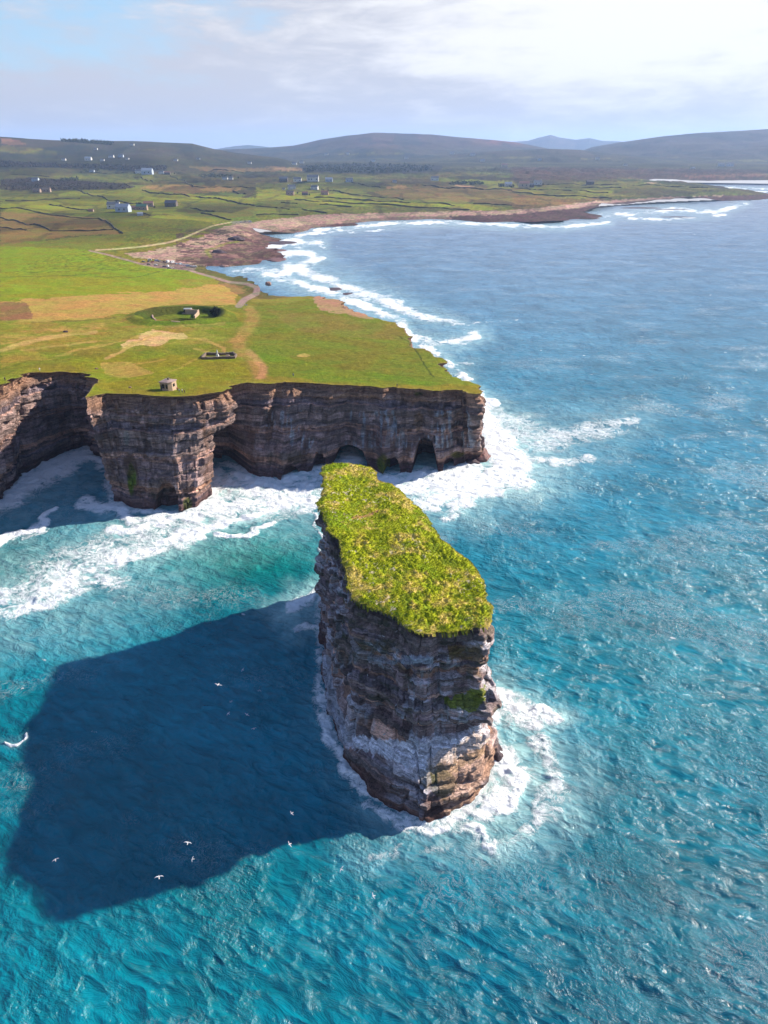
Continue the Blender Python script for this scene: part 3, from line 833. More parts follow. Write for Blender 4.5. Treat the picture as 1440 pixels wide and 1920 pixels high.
# how far the foot outline has taken over from the brink outline at each level
front = np.clip((sm(150, 125, RTd[:, 1])), 0, 1)[None]
wf = np.interp(PZ, [-2.5, 0, 4, 9.2, 10.5, 12.5, 14.5, 16, 30, 45], [1.02, 1.0, .95, .86, .62, .36, .12, .06, .02, 0])
wb = np.interp(PZ, [-2.5, 0, 8, 20, 32, 45], [1.05, 1.0, .8, .5, .2, 0])
w_ = wf * front + wb * (1 - front)
PX = RTd[:, 0][None] * (1 - w_) + RTd[:, 2][None] * w_
PY = RTd[:, 1][None] * (1 - w_) + RTd[:, 3][None] * w_
tiltz = .05 * PX + .03 * (PY - 150)
off, li, lb, lf, ck = strata(S2, PZ, PX, PY, .95, tiltz, 5)
off = off + ((blocky(S2 + 1.2 * np.sin(PZ * .21), 4.3, 231) - .5) * 1.7) * sm(0, 6, T_ * zt0[None])
rim = np.clip(T_ * zt0[None] / .9, 0, 1)
# wind-cut recess just under the turf, thick overhanging beds, grassy shoulder on the east corner
off = off + np.interp(PZ, [20, 23, 26, 27, 33, 34.5, 38, 38.6, 41, 42, 45], [0, .2, .3, -.6, -.5, .9, 1.0, -.2, -.4, -.9, 0]) * front
azp = np.arctan2(PY - 118, PX - 8)
east = sm(-.95, -.45, azp) * sm(.9, .2, azp)
off = off + east * np.interp(PZ, [0, 4, 18, 21, 25.5, 27, 30], [0, .5, 1.6, 2.6, .2, 0, 0])
notch = sm(2.2, .6, np.hypot(RTd[:, 0] + 13.5, RTd[:, 1] - 146.5))[None] * sm(34, 37, PZ)
off = off - 1.6 * notch - .9 * (1 - front) - .5
off = off * rim
PX = PX + nt_[:, 0][None] * off; PY = PY + nt_[:, 1][None] * off
PZ = PZ + (fbm3(PX / 1.2, PY / 1.2, PZ / 1.2, 2, 210) - .5) * .35 * rim
cc = rock_col(li, lb, S2, PZ, PX, PY, 7) * 2.05 * np.array([1.08, 1.0, .95])
cc = cc * (1 - .45 * np.clip(ck, 0, 1))[..., None]
n1 = fbm2(S2 / .9, PZ / 5, 4, 220); n2 = fbm2(S2 / 5, PZ / 5, 4, 221); n3 = fbm3(PX / 2.5, PY / 2.5, PZ / 1.2, 4, 222)
dZ = np.gradient(PZ, axis=0); dR = np.gradient(off + w_ * 8, axis=0)
flat = sm(.25, .9, dR / (np.abs(dZ) + .02))         # ledges catch droppings
wht = A(246, 244, 252, .95)
cc = mixv(cc, flat * sm(.42, .6, n2) * (PZ < 40), wht, .55)
cc = mixv(cc, sm(.58, .70, n1) * sm(.45, .6, n2) * (PZ > 12) * (PZ < 42), A(210, 214, 222, .8), .65)
cc = mixv(cc, sm(.56, .66, n3) * (PZ > 20), A(104, 108, 66), .55)
cc = mixv(cc, sm(4, 1.2, PZ + 3 * (n2 - .5)), A(112, 70, 74), .9)
cc = mixv(cc, sm(8.5, 5, PZ + 3 * (n2 - .5)) , A(120, 84, 74), .55)
cc = mixv(cc, sm(.7, .1, PZ), A(52, 40, 42), .8)
u0, v0 = image_px(PX, PY, PZ)
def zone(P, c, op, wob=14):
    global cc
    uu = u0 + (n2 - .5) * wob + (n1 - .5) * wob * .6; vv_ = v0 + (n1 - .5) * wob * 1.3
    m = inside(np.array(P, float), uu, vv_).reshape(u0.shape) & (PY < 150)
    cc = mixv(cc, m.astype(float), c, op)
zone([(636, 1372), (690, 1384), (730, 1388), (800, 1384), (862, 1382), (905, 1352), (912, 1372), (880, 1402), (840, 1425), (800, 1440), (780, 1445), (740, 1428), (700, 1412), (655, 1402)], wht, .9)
zone([(800, 1425), (850, 1398), (908, 1366), (916, 1384), (870, 1432), (812, 1458)], A(240, 216, 200, .9), .85)  # sunlit end of the guano ledge, warm light painted into the colour
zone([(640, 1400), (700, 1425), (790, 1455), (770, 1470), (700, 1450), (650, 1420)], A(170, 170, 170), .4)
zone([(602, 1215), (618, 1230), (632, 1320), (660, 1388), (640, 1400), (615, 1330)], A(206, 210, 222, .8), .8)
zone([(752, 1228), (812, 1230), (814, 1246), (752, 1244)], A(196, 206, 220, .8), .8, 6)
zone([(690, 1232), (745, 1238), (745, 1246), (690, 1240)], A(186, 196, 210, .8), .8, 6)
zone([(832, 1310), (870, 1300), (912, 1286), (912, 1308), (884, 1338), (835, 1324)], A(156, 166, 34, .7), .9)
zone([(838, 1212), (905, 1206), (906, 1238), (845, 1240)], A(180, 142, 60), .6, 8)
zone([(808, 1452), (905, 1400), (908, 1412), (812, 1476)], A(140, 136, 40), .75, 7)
zone([(822, 1440), (916, 1392), (934, 1420), (892, 1502), (846, 1545), (822, 1500)], A(240, 194, 164, .7), .65)  # sunlight on the right foot, painted in as paler pink rock
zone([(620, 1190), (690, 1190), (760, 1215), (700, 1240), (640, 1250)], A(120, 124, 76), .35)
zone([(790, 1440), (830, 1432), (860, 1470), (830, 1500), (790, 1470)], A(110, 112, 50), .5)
cc = mixv(cc, sm(1.6, .4, (zt0[None] - PZ) + 2 * (n2 - .5)), A(120, 124, 40), .7)
nc = len(S_s)
STK_P = np.stack([PX, PY, PZ], -1).reshape(-1, 3); STK_flat = flat.reshape(-1)
i = np.arange(nrow * nc).reshape(nrow, nc); j = np.roll(i, -1, 1)
Fs = np.stack([i[:-1], i[1:], j[1:], j[:-1]], -1).reshape(-1, 4)
stack = empty('sea_stack', (0, 148, 0))
tag(stack, 'tall isolated sea stack of layered rock with green grassy top, off the headland', 'sea stack')
def child_np(*a, **k):
    o = mesh_np(*a, **k); o.location = (0, -148, 0); return o
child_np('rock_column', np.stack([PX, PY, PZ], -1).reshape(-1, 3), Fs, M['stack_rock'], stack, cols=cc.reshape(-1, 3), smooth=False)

# tussocky cap
def mat_cap():
    m, nt, b = newmat('stack_turf')
    p = geo_pos(nt)
    n1 = noise_n(nt, p, 1.6, 5, .7); n2 = noise_n(nt, mapping(nt, p, (5, 5, 1.5)), 1, 3, .6)
    f = math_n(nt, 'MULTIPLY', maprange(nt, n1, .25, .75, .7, 1.3), maprange(nt, n2, .25, .75, .7, 1.3))
    nt.links.new(scalec(nt, vcol(nt), f), b.inputs['Base Color'])
    b.inputs['Roughness'].default_value = .9; b.inputs['Specular IOR Level'].default_value = .15
    nt.links.new(bump(nt, math_n(nt, 'ADD', n1, n2), .8, .35), b.inputs['Normal'])
    return m
M['cap'] = mat_cap()
gx = np.arange(-26, 28, .16); gy = np.arange(104, 196, .18)
GY, GX = np.meshgrid(gy, gx, indexing='ij')
X = GX.ravel(); Y = GY.ravel()
ins = inside(RING, X, Y)
F = grid_faces(len(gy), len(gx)); F = F[ins[F].any(1)]
XY, F, (ins,) = compact(np.stack([X, Y], 1), F, [ins])
o_ = np.where(~ins)[0]; XY[o_] = nearest_on(RING, XY[o_])
X, Y = XY.T
dr = dist_poly(RING[::4], X, Y)[0]
def cap_z(X, Y, dr):
    f1, f2, cid = worley(X / 1.25 + .4 * fbm2(X / 2, Y / 2, 2, 5), Y / 1.6, 301)
    f1b, _, _ = worley(X / .6, Y / .7, 302)
    f1c, _, cidc = worley(X / .85 + 1.5 * fbm2(X / 1.5, Y / 1.5, 2, 6), Y / 1.5 - X / 2.6, 305)
    k_ = np.interp(Y, [118, 140, 165, 190], [1.0, .75, .5, .4])
    tus = ((1 - np.clip(f1 / .75, 0, 1) ** 2) * (.15 + .7 * cid * cid) + (1 - np.clip(f1c / .8, 0, 1) ** 2) * (.2 + .35 * cidc)) * k_ + (1 - np.clip(f1b, 0, 1) ** 2) * .14 + .5 * (fbm2(X / .5, Y / .5, 3, 306) - .5)
    big = sm(.35, .62, fbm2(X / 9, Y / 9, 3, 303))
    zz = ztop(X, Y) + (tus * (.38 + .5 * big) + 1.1 * (fbm2(X / 12, Y / 12, 3, 304) - .4)) * sm(0, 1.6, dr)
    return zz, tus, cid, big
Z, tus, cid, big = cap_z(X, Y, dr)
CAPK = 1.32
n1 = fbm2(X / 3.2, Y / 3.2, 4, 310); n2 = fbm2(X / 11, Y / 11, 3, 311)
c = np.empty((len(X), 3)); c[:] = A(176, 186, 24)
mixin = lambda m, t, op: c * (1 - np.clip(m, 0, 1)[:, None] * op) + np.asarray(t) * np.clip(m, 0, 1)[:, None] * op
c = mixin(sm(.45, .62, n1), A(216, 204, 66), .75)
c = mixin(sm(.5, .35, n2), A(136, 172, 24), .7)
c = mixin(sm(.54, .66, n1) * (cid > .45), A(236, 204, 126), .7)
c = mixin(sm(.56, .64, n2) * (cid < .4), A(120, 150, 40), .6)
c = mixin((fbm2(X / .8, Y / .8, 3, 315) > .68) & (fbm2(X / 6, Y / 6, 2, 316) > .52), A(220, 204, 180), .8)
c = mixin(sm(.9, .2, dr), A(150, 126, 66), .5)
sc_line = dist_poly([at0(662, 976, 45), at0(690, 970, 45), at0(708, 962, 45)], X, Y)[0]
c = mixin(sm(.7, .3, sc_line), A(214, 150, 116), .9)
c *= CAPK
rimv = dr < .02
ctr = RING.mean(0); ox = X - ctr[0]; oy = (Y - ctr[1]) * .45; ol = np.hypot(ox, oy) + 1e-6
rg_ = fbm2(X / 1.1, Y / 1.1, 3, 330); lg_ = sm(.5, .68, fbm2(X / 4, Y / 4, 2, 331))
X = X + rimv * ox / ol * (.1 + .5 * rg_); Y = Y + rimv * oy / ol * (.1 + .5 * rg_); Z = Z - rimv * (.2 + .5 * rg_ ** 2 + .8 * lg_)
child_np('grass_cap', np.stack([X, Y, Z], 1), F, M['cap'], stack, cols=c)
# blades in clumps over the cap
nb = 30000
bx = rng.uniform(-26, 26, nb * 2); by = rng.uniform(106, 194, nb * 2)
ok = inside(RING, bx, by); bx = bx[ok][:nb]; by = by[ok][:nb]
dr = dist_poly(RING[::4], bx, by)[0]
bz, tus, cid, big = cap_z(bx, by, dr)
keep = (rng.random(len(bx)) < .25 + tus); bx, by, bz, cid = bx[keep], by[keep], bz[keep], cid[keep]
nB = len(bx)
VV = np.zeros((nB, 3, 3, 3)); CCb = np.zeros((nB, 9, 3))
for q in range(3):
    a = rng.uniform(0, 2 * PI, nB); L = rng.uniform(.2, .42, nB); lean = rng.uniform(.1, .35, nB)
    wx, wy = -np.sin(a) * .07, np.cos(a) * .07
    VV[:, q, 0] = np.stack([bx + wx, by + wy, bz - .05], 1); VV[:, q, 1] = np.stack([bx - wx, by - wy, bz - .05], 1)
    VV[:, q, 2] = np.stack([bx + np.cos(a) * lean - .08, by + np.sin(a) * lean - .03, bz + L], 1)
n1 = fbm2(bx / 3.2, by / 3.2, 4, 310); n2 = fbm2(bx / 11, by / 11, 3, 311)
cb = A(186, 194, 30)[None] * (1 - sm(.45, .62, n1)[:, None]) + A(228, 212, 84)[None] * sm(.45, .62, n1)[:, None]
cb = cb * CAPK * (.8 + .4 * rng.random(nB))[:, None]
CCb[:] = cb[:, None]
tf = child_np('grass_tufts', VV.reshape(-1, 3), np.arange(nB * 9).reshape(-1, 3), M['cap'], stack, smooth=False, cols=CCb.reshape(-1, 3))
tf['kind'] = 'stuff'

# ------------------------------------------------------------------ sea
az = np.radians(np.r_[np.linspace(-180, -52, 90)[:-1], np.linspace(-52, 52, 1250), np.linspace(52, 180, 90)[1:]])
vv = np.linspace(2050, 340, 1500)
rr = r_of_v(vv, 0)
rr = np.r_[np.geomspace(2, rr[0], 25)[:-1], rr, np.geomspace(rr[-1], 30000, 60)[1:]]
Rg, Ag = np.meshgrid(rr, az, indexing='ij')
X = (Rg * np.sin(Ag)).ravel(); Y = (Rg * np.cos(Ag)).ravel(); sc = Rg.ravel()
F = grid_faces(len(rr), len(az))
# drop water that lies well under the land
und = inside(COAST, X, Y)
dcs = np.full(len(X), 99.); idx = np.where(und & (sc < 420))[0]
dcs[idx] = dist_poly(CLIFF_TOP[::8], X[idx], Y[idx])[0]
idx = np.where(und & (sc >= 420))[0]; dcs[idx] = dist_poly(low[::2], X[idx], Y[idx])[0]
deep = und & (dcs > 45)
F = F[~deep[F].all(1)]
XY, F, (sc,) = compact(np.stack([X, Y], 1), F, [sc])
X, Y = XY.T
ca, sa = math.cos(math.radians(27)), math.sin(math.radians(27))
ac = X * ca - Y * sa; ap = X * sa + Y * ca           # along the crests, across them
fade = lambda L: 1 / (1 + (sc / (L * 110)) ** 3)
wq = 3 * fbm2(X / 12, Y / 12, 2, 404)
rid = lambda n, p_=1.3: (1 - np.abs(2 * n - 1)) ** p_
Z = rid(fbm2(ac / 13 + wq * .2, ap / 6.0, 2, 401)) * .62 * fade(6) + rid(fbm2(ac / 4.5, ap / 2.1 + wq * .3, 2, 402)) * .46 * fade(2.2)
Z += (fbm2(X / 45, Y / 28, 2, 403) - .5) * 1.0 * fade(20)
U, V = image_px(X, Y, np.zeros(len(X)))
vis = (Y > 5) & (U > -400) & (U < 1840) & (V < 2200)
wu = (fbm2(X / 9, Y / 9, 4, 410) - .5); wv = (fbm2(X / 9 + 40, Y / 9, 4, 411) - .5)
Lpx = FOC * 9 / np.maximum(Y * .885 + CAM_H * .466, 20)
Uf = U + wu * Lpx * 1.1; Vf = V + wv * Lpx * .7
foam = np.zeros(len(X)); milk = np.zeros(len(X))
def surf(P, w, I, mk=.7, spread=2.8, asp=1.6):
    P = np.array(P, float); W = list(w) if isinstance(w, (list, tuple)) else [w] * len(P)
    wm = max(W) * spread * 1.7
    idx = np.where(vis & (V > P[:, 1].min() - wm - 20) & (V < P[:, 1].max() + wm + 20) & (U > P[:, 0].min() - wm - 30) & (U < P[:, 0].max() + wm + 30))[0]
    if not len(idx): return
    d, ww, _ = dist_poly(P * [1, asp], Uf[idx], Vf[idx] * asp, W)
    foam[idx] = np.maximum(foam[idx], I * sm(1.25, .1, d / ww))
    milk[idx] = np.maximum(milk[idx], mk * I * sm(1.5 * spread, .2, d / ww))
FOAM = [
    # surge across the left channel
    ([(-40, 1150), (60, 1110), (160, 1060), (250, 1020), (350, 990), (450, 968), (540, 958), (600, 950)], [46, 60, 60, 50, 40, 34, 34, 30], .40, 1.0),
    ([(40, 1140), (120, 1100), (200, 1060), (300, 1030), (380, 1005)], [22, 26, 26, 20, 14], .58, 1.0), ([(290, 1022), (340, 1008), (420, 985), (480, 968), (540, 955)], [14, 14, 14, 12, 12], .85, 1),
    ([(120, 1120), (170, 1100), (230, 1090)], 22, .45, .9), ([(418, 1006), (450, 1010), (490, 1002), (522, 986)], 7, .85, .4), ([(20, 1150), (70, 1145), (120, 1130)], 20, .5, .8),
    ([(0, 1205), (60, 1200), (110, 1190)], 20, .1, .9), ([(220, 1000), (300, 985), (360, 972), (400, 955), (430, 950)], 16, .75, .8),
    # cove
    ([(-10, 950), (40, 915), (90, 880), (140, 852), (188, 838)], [30, 38, 38, 32, 20], .82, .45), ([(60, 880), (110, 860), (160, 848), (185, 870)], 20, .75, .4), ([(-10, 1018), (30, 1000), (75, 985), (105, 958)], 9, .85, .3),
    ([(168, 948), (200, 958), (250, 972), (310, 972)], [20, 22, 18, 10], .72, .3), ([(40, 1010), (90, 990)], 5, .5, .2),
    # foot of the main cliff
    ([(380, 945), (420, 915), (450, 905), (500, 922), (560, 920), (610, 900), (645, 872), (655, 855)], [30, 36, 32, 36, 36, 32, 26, 20], .68, 1.0), ([(440, 890), (470, 905), (520, 915), (580, 895)], 14, .8, .8),
    ([(380, 960), (440, 950), (520, 945), (600, 940)], [14, 22, 24, 24], .72, .8), ([(720, 905), (760, 900), (830, 893), (880, 880)], 20, .8, .8),
    ([(735, 925), (800, 912), (870, 908), (930, 895), (985, 910)], [24, 34, 38, 36, 20], .95, 1), ([(800, 945), (860, 935), (920, 925)], 22, .75, .8), ([(830, 975), (850, 960), (880, 950)], 16, .6, .9),
    ([(895, 760), (915, 800), (940, 840), (965, 880)], [14, 30, 36, 36], .85, 1), ([(925, 775), (960, 800), (1020, 830), (1100, 815), (1180, 790)], [16, 34, 40, 32, 20], .36, .8), ([(990, 862), (1050, 868), (1110, 862)], 12, .42, .6),
    ([(890, 735), (905, 750), (925, 762)], 9, .9, .6),
    # east shore of the headland
    ([(500, 515), (560, 530), (610, 545), (650, 562), (700, 580), (745, 600), (765, 630), (800, 655), (850, 690), (885, 725)], [12, 14, 14, 14, 14, 14, 12, 11, 9, 8], .88, .7),
    ([(540, 500), (600, 520), (660, 545), (720, 565), (780, 590), (860, 607)], [16, 20, 20, 18, 16, 8], .66, .7), ([(765, 632), (820, 645), (860, 640), (890, 630)], 14, .7, .8), ([(800, 672), (850, 688), (880, 684)], 10, .5, .6),
    ([(850, 612), (900, 606), (970, 600)], 3, .5, .1), ([(600, 545), (700, 555), (750, 565)], 10, .7, .5),
    # bay
    ([(490, 470), (540, 452), (600, 455), (610, 465)], [10, 14, 10, 5], .95, .6), ([(520, 480), (570, 470), (600, 485), (560, 500), (530, 515)], [14, 16, 12, 16, 16], .8, .7), ([(440, 508), (480, 505), (520, 508)], 8, .5, .9), ([(555, 443), (600, 436), (660, 430)], 6, .85, .5),
    ([(590, 431), (660, 426), (740, 419), (850, 417), (960, 423), (1060, 425), (1140, 417)], [5, 6, 6, 6.5, 6.5, 6.5, 5], 1.0, .6), ([(640, 437), (700, 432), (760, 428)], 3, .6, .4),
    ([(1120, 404), (1180, 402), (1260, 393), (1340, 398), (1400, 382)], [7, 8, 10, 8, 5], .8, .6), ([(1180, 409), (1240, 411), (1310, 408), (1360, 402)], 5, .7, .5), ([(1370, 372), (1410, 370), (1460, 366)], 4, .95, .4),
    ([(1190, 347), (1300, 350), (1440, 354), (1500, 356)], 2.5, .7, .8), ([(1380, 358), (1450, 360)], 2, .8, .4),
    # round the stack
    ([(918, 1290), (950, 1330), (990, 1350), (1040, 1350)], [18, 30, 28, 14], .62, 1.0), ([(918, 1380), (940, 1420), (960, 1460), (930, 1500), (880, 1535)], [16, 34, 44, 38, 26], .68, 1.0), ([(985, 1340), (1020, 1335), (1042, 1352)], 12, .85, .6),
    ([(920, 1340), (935, 1390), (965, 1440), (970, 1490), (930, 1520)], [14, 16, 20, 20, 16], .85, .8), ([(1000, 1380), (1040, 1420), (1050, 1480), (1020, 1550), (940, 1590), (860, 1570)], [22, 24, 22, 20, 22, 22], .42, 1.0),
    ([(840, 1550), (880, 1570), (930, 1600)], 16, .62, 1), ([(700, 1605), (780, 1600), (860, 1600), (950, 1580)], 20, .2, .8), ([(600, 1320), (615, 1385), (645, 1430), (685, 1480), (720, 1510)], [14, 18, 20, 18, 12], .66, .15),
    ([(690, 1515), (730, 1540), (790, 1560), (830, 1560)], [16, 24, 20, 12], .52, .5), ([(545, 1150), (570, 1138), (598, 1110)], [16, 18, 12], .68, 1), ([(560, 1185), (585, 1178), (600, 1175)], 12, .7, .6), ([(590, 960), (596, 1010), (598, 1060)], 5, .4, .4),
    ([(5, 1396), (25, 1394), (42, 1388)], 3, .9, .2),
    ]
for P, w, I, mk in FOAM: surf(P, [q * (1.3 if np.mean([p_[1] for p_ in P]) > 730 else 1.0) for q in (w if isinstance(w, list) else [w] * len(P))], I, mk)
brkn = fbm2(U / 26, V / 9, 4, 450)
brk2 = fbm2(U / 16, V / 3.2, 3, 451)
foam *= np.where(V < 470, np.clip(-.5 + 2.6 * brk2, .1, 1), 1)
foam *= np.where(V > 720, np.clip(.4 + 1.45 * brkn, 0, 1.25), np.clip(-.15 + 2.1 * brkn, 0, 1.1))
# collar of wash along every foot of rock near by
fx = np.vstack([TFd[::6, 2:4]]); m_ = np.where(vis & (sc < 420) & (sc > 200))[0]
d = dist_poly(fx[(fx[:, 0] > -230) & (fx[:, 1] < 340)], X[m_], Y[m_])[0]
foam[m_] = np.maximum(foam[m_], .62 * sm(6, .5, d + 4 * wu[m_]))
m_ = np.where(vis & (sc < 230))[0]
fs = np.vstack([RTd[::12, 2:4], RTd[:1, 2:4]]); d = dist_poly(fs, X[m_], Y[m_])[0]
foam[m_] = np.maximum(foam[m_], .5 * sm(3.2, .3, d + 2 * wu[m_]))
# small breaking caps out at sea
f1, f2, cid = worley(ac / 34 + wq * .1, ap / 13, 420)
cap = (cid > .88) * sm(.06, .005, f1) * (V > 380) * (V < 1600); foam = np.maximum(foam, cap * (.25 + .4 * rnd((cid * 9999).astype(int))) * vis)
# tones of the water, with cloud reflection mixed into the far ones
c = np.empty((len(X), 3))
KS = .68
def AS(r, g, b): return lin((r, g, b)) * KS
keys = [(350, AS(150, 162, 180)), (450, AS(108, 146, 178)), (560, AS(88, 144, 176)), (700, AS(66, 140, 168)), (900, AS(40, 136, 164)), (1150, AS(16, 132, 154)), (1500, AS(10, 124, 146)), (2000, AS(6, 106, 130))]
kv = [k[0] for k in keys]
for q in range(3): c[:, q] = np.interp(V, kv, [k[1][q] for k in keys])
lf = sm(900, 300, U + (fbm2(X / 40, Y / 40, 3, 430) - .5) * 500) * sm(850, 1050, V)
c = c * (1 - lf[:, None]) + AS(0, 124, 142)[None] * lf[:, None]
gr = np.exp(-(((U - 470) / 190) ** 2 + ((V - 1050) / 70) ** 2)); c = c * (1 - .8 * gr[:, None]) + AS(0, 126, 112)[None] * .8 * gr[:, None]
gr = np.exp(-(((U - 20) / 110) ** 2 + ((V - 1070) / 60) ** 2)); c = c * (1 - .6 * gr[:, None]) + AS(0, 112, 110)[None] * .6 * gr[:, None]
ng = fbm2(X / 28, Y / 22, 4, 431)
c = c * (.72 + .56 * ng)[:, None]
Z += (foam - cap * .6).clip(0, 1) * (fbm2(X / 2.5, Y / 2.5, 3, 440) - .1) * 1.5 * fade(6)
sea = mesh_np('sea', np.stack([X, Y, Z], 1), F, M['sea'], cols=c, attrs={'foam': foam, 'milk': np.clip(milk, 0, 1)})
tag(sea, 'turquoise Atlantic water streaked with white surf', kind='structure')

#@@B@@
# ================================================================== THINGS ON THE LAND AND WATER
def K(*c): return A(*c)
def kin(root, name, mb, mat, parent=None, **k): return mb.build(name, mat, parent or root, **k)
MT = {}
def mt(name, rgb, rough=.7, **k):
    if name not in MT: MT[name] = simple(name, tuple(lin(rgb) * .62), rough, **k)
    return MT[name]
white = mt('limewash', (238, 236, 230)); slate = mt('slate', (92, 96, 108)); glass = mt('dark_glass', (30, 38, 50), .15, noise=.05)
stone = mt('field_stone', (176, 150, 132)); darkstone = mt('dark_stone', (110, 96, 88)); concrete = mt('weathered_concrete', (206, 176, 148))
def at_ground(u, v, dz=0):
    p = ground(u, v); return Vector((p.x, p.y, p.z + dz))
def mpp(p): return (Vector(p) - Vector((0, 0, CAM_H))).length / FOC

# ---- field walls
def mat_bank():
    m, nt, b = newmat('wall_bank'); p = geo_pos(nt)
    f = noise_n(nt, p, .4, 5, .7)
    c = mixc(nt, maprange(nt, f, .35, .65, 0, 1), tuple(A(56, 52, 38)), tuple(A(88, 76, 56)))
    nt.links.new(c, b.inputs['Base Color']); b.inputs['Roughness'].default_value = .95
    return m
M['bank'] = mat_bank()
WALLS = [
    ([(143, 355), (167, 365), (200, 374), (230, 378), (267, 383)], 'dark field wall slanting from the brown bog down to the green roofed shed'),
    ([(92, 383), (113, 387), (167, 395)], 'short dark field wall left of the white farmhouse, ending by a stone hut'),
    ([(0, 392), (57, 395), (93, 403), (127, 407), (187, 410), (207, 420), (230, 438)], 'long dark field wall round the top of the brown field, bending down at its corner'),
    ([(0, 408), (33, 415), (93, 432)], 'dark wall cutting across the brown field from the left edge'),
    ([(0, 427), (25, 430), (50, 432)], 'lowest short dark wall at the left edge in the brown field'),
    ([(267, 357), (283, 362), (350, 367), (417, 374), (477, 386)], 'long dark wall below the tan strip between two green pastures'),
    ([(357, 390), (383, 396), (403, 397)], 'short dark bank right of the dark barn above the shingle'),
    ([(377, 400), (400, 404), (433, 413)], 'dark wall running down to the cars at the end of the white track'),
    ([(250, 332), (268, 336), (287, 341)], 'short slanting wall under the blue roofed farm at the upper left'),
    ([(320, 330), (343, 338), (363, 351)], 'slanting wall right of the blue roofed farm, reaching the tan strip'),
    ([(267, 400), (282, 404)], 'stub of wall just below the green roofed shed'),
    ([(93, 433), (150, 433), (213, 431)], 'thin wall along the lower side of the brown field'),
    ([(10, 377), (100, 374), (150, 373)], 'level wall in the green pasture at the left, under the ruined cottages'),
    ([(437, 358), (460, 364)], 'stub of wall in pasture right of the tan strip'),
    ([(20, 327), (93, 332)], 'faint wall above the brown bog at the far left'),
    ([(363, 350), (420, 351), (480, 353)], 'level wall along the upper side of the tan strip'),
    ([(480, 387), (512, 389), (543, 393)], 'dark wall in the pasture left of centre above the shingle bank'),
    ([(553, 374), (613, 378), (713, 383), (760, 387)], 'lower one of the two long walls below the pink ruined cottages'),
    ([(590, 370), (667, 374), (747, 379), (853, 386)], 'upper one of the two long walls below the pink ruined cottages'),
    ([(567, 392), (590, 396), (613, 400)], 'slanting wall closest to the shingle in the pasture below the cottages'),
    ([(600, 383), (630, 385), (660, 388)], 'short wall between the two long walls and the slanting one by the beach'),
    ([(603, 355), (640, 361), (677, 367)], 'slanting wall right of the white gabled house in mid country'),
    ([(680, 368), (720, 371), (757, 375)], 'short wall at the left end of the brown moor'),
    ([(760, 387), (820, 390), (880, 394)], 'long low wall just inland of the pale shingle bank at the centre'),
    ([(793, 347), (847, 353), (913, 356), (960, 357)], 'wall along the upper side of the brown moor by the dark copse'),
    ([(647, 340), (680, 346), (713, 352)], 'slanting wall below the grey cottage right of the bluish house'),
    ([(527, 380), (557, 382)], 'stub of wall left of the two long walls'),
    ([(887, 382), (960, 385)], 'wall along the lower edge of the brown moor'),
    ([(960, 352), (1013, 356), (1140, 362)], 'middle wall across the green point below the stone barn'),
    ([(960, 360), (1060, 368), (1147, 372)], 'lowest wall across the green point beside the brown moor'),
    ([(1020, 346), (1110, 347), (1160, 346)], 'topmost wall across the green point right of the farm'),
    ([(1060, 351), (1120, 352), (1173, 353)], 'wall in the middle of the green point, under the grey ruin'),
    ([(1187, 348), (1250, 350), (1327, 352)], 'wall following the far tip of the green point'),
    ([(480, 404), (520, 402), (560, 404)], 'faint wall near the shingle bank at the head of the bay'),
    ([(170, 322), (215, 325), (240, 324)], 'wall on the edge of the far dark plantation'),
    ([(340, 320), (400, 319), (470, 322)], 'dark wall behind the two white cottages by the tree line'),
]
def bank(pts, label, h=1.9, w=1.3):
    P = [ground(u, v) for u, v in pts]
    Q = [P[0]]
    for a, b in zip(P[:-1], P[1:]):
        n = max(2, int((b - a).length / 9))
        for k in range(1, n + 1): Q.append(a.lerp(b, k / n))
    A2 = np.array([[q.x, q.y] for q in Q]); r0 = np.hypot(*A2.mean(0)); g = np.clip(r0 / 1500, .8, 1.5)
    T = np.gradient(A2, axis=0); T /= np.linalg.norm(T, axis=1)[:, None] + 1e-9
    Nn = np.stack([T[:, 1], -T[:, 0]], 1)
    A2 = A2 + Nn * (rng.random(len(A2))[:, None] - .5) * 1.6
    zz = hland(A2[:, 0], A2[:, 1])
    o0 = A2[0]; mb = MB(); rings = []
    for k in range(len(A2)):
        hh = h * g * rng.uniform(.45, 1.25); ww = w * g * rng.uniform(.8, 1.3)
        c, n = A2[k] - o0, Nn[k]
        rings.append([(c[0] + n[0] * s * ww, c[1] + n[1] * s * ww, zz[k] - zz[0] + t * hh) for s, t in ((-1.3, -.5), (-.9, .55), (-.35, 1), (.35, 1), (.9, .55), (1.3, -.5))])
    mb.loft(rings)
    o = mb.build('field_wall', M['bank']); o.location = (o0[0], o0[1], zz[0])
    tag(o, label, 'field wall', 'dark walls dividing the fields')
for p, l in WALLS: bank(p, l)

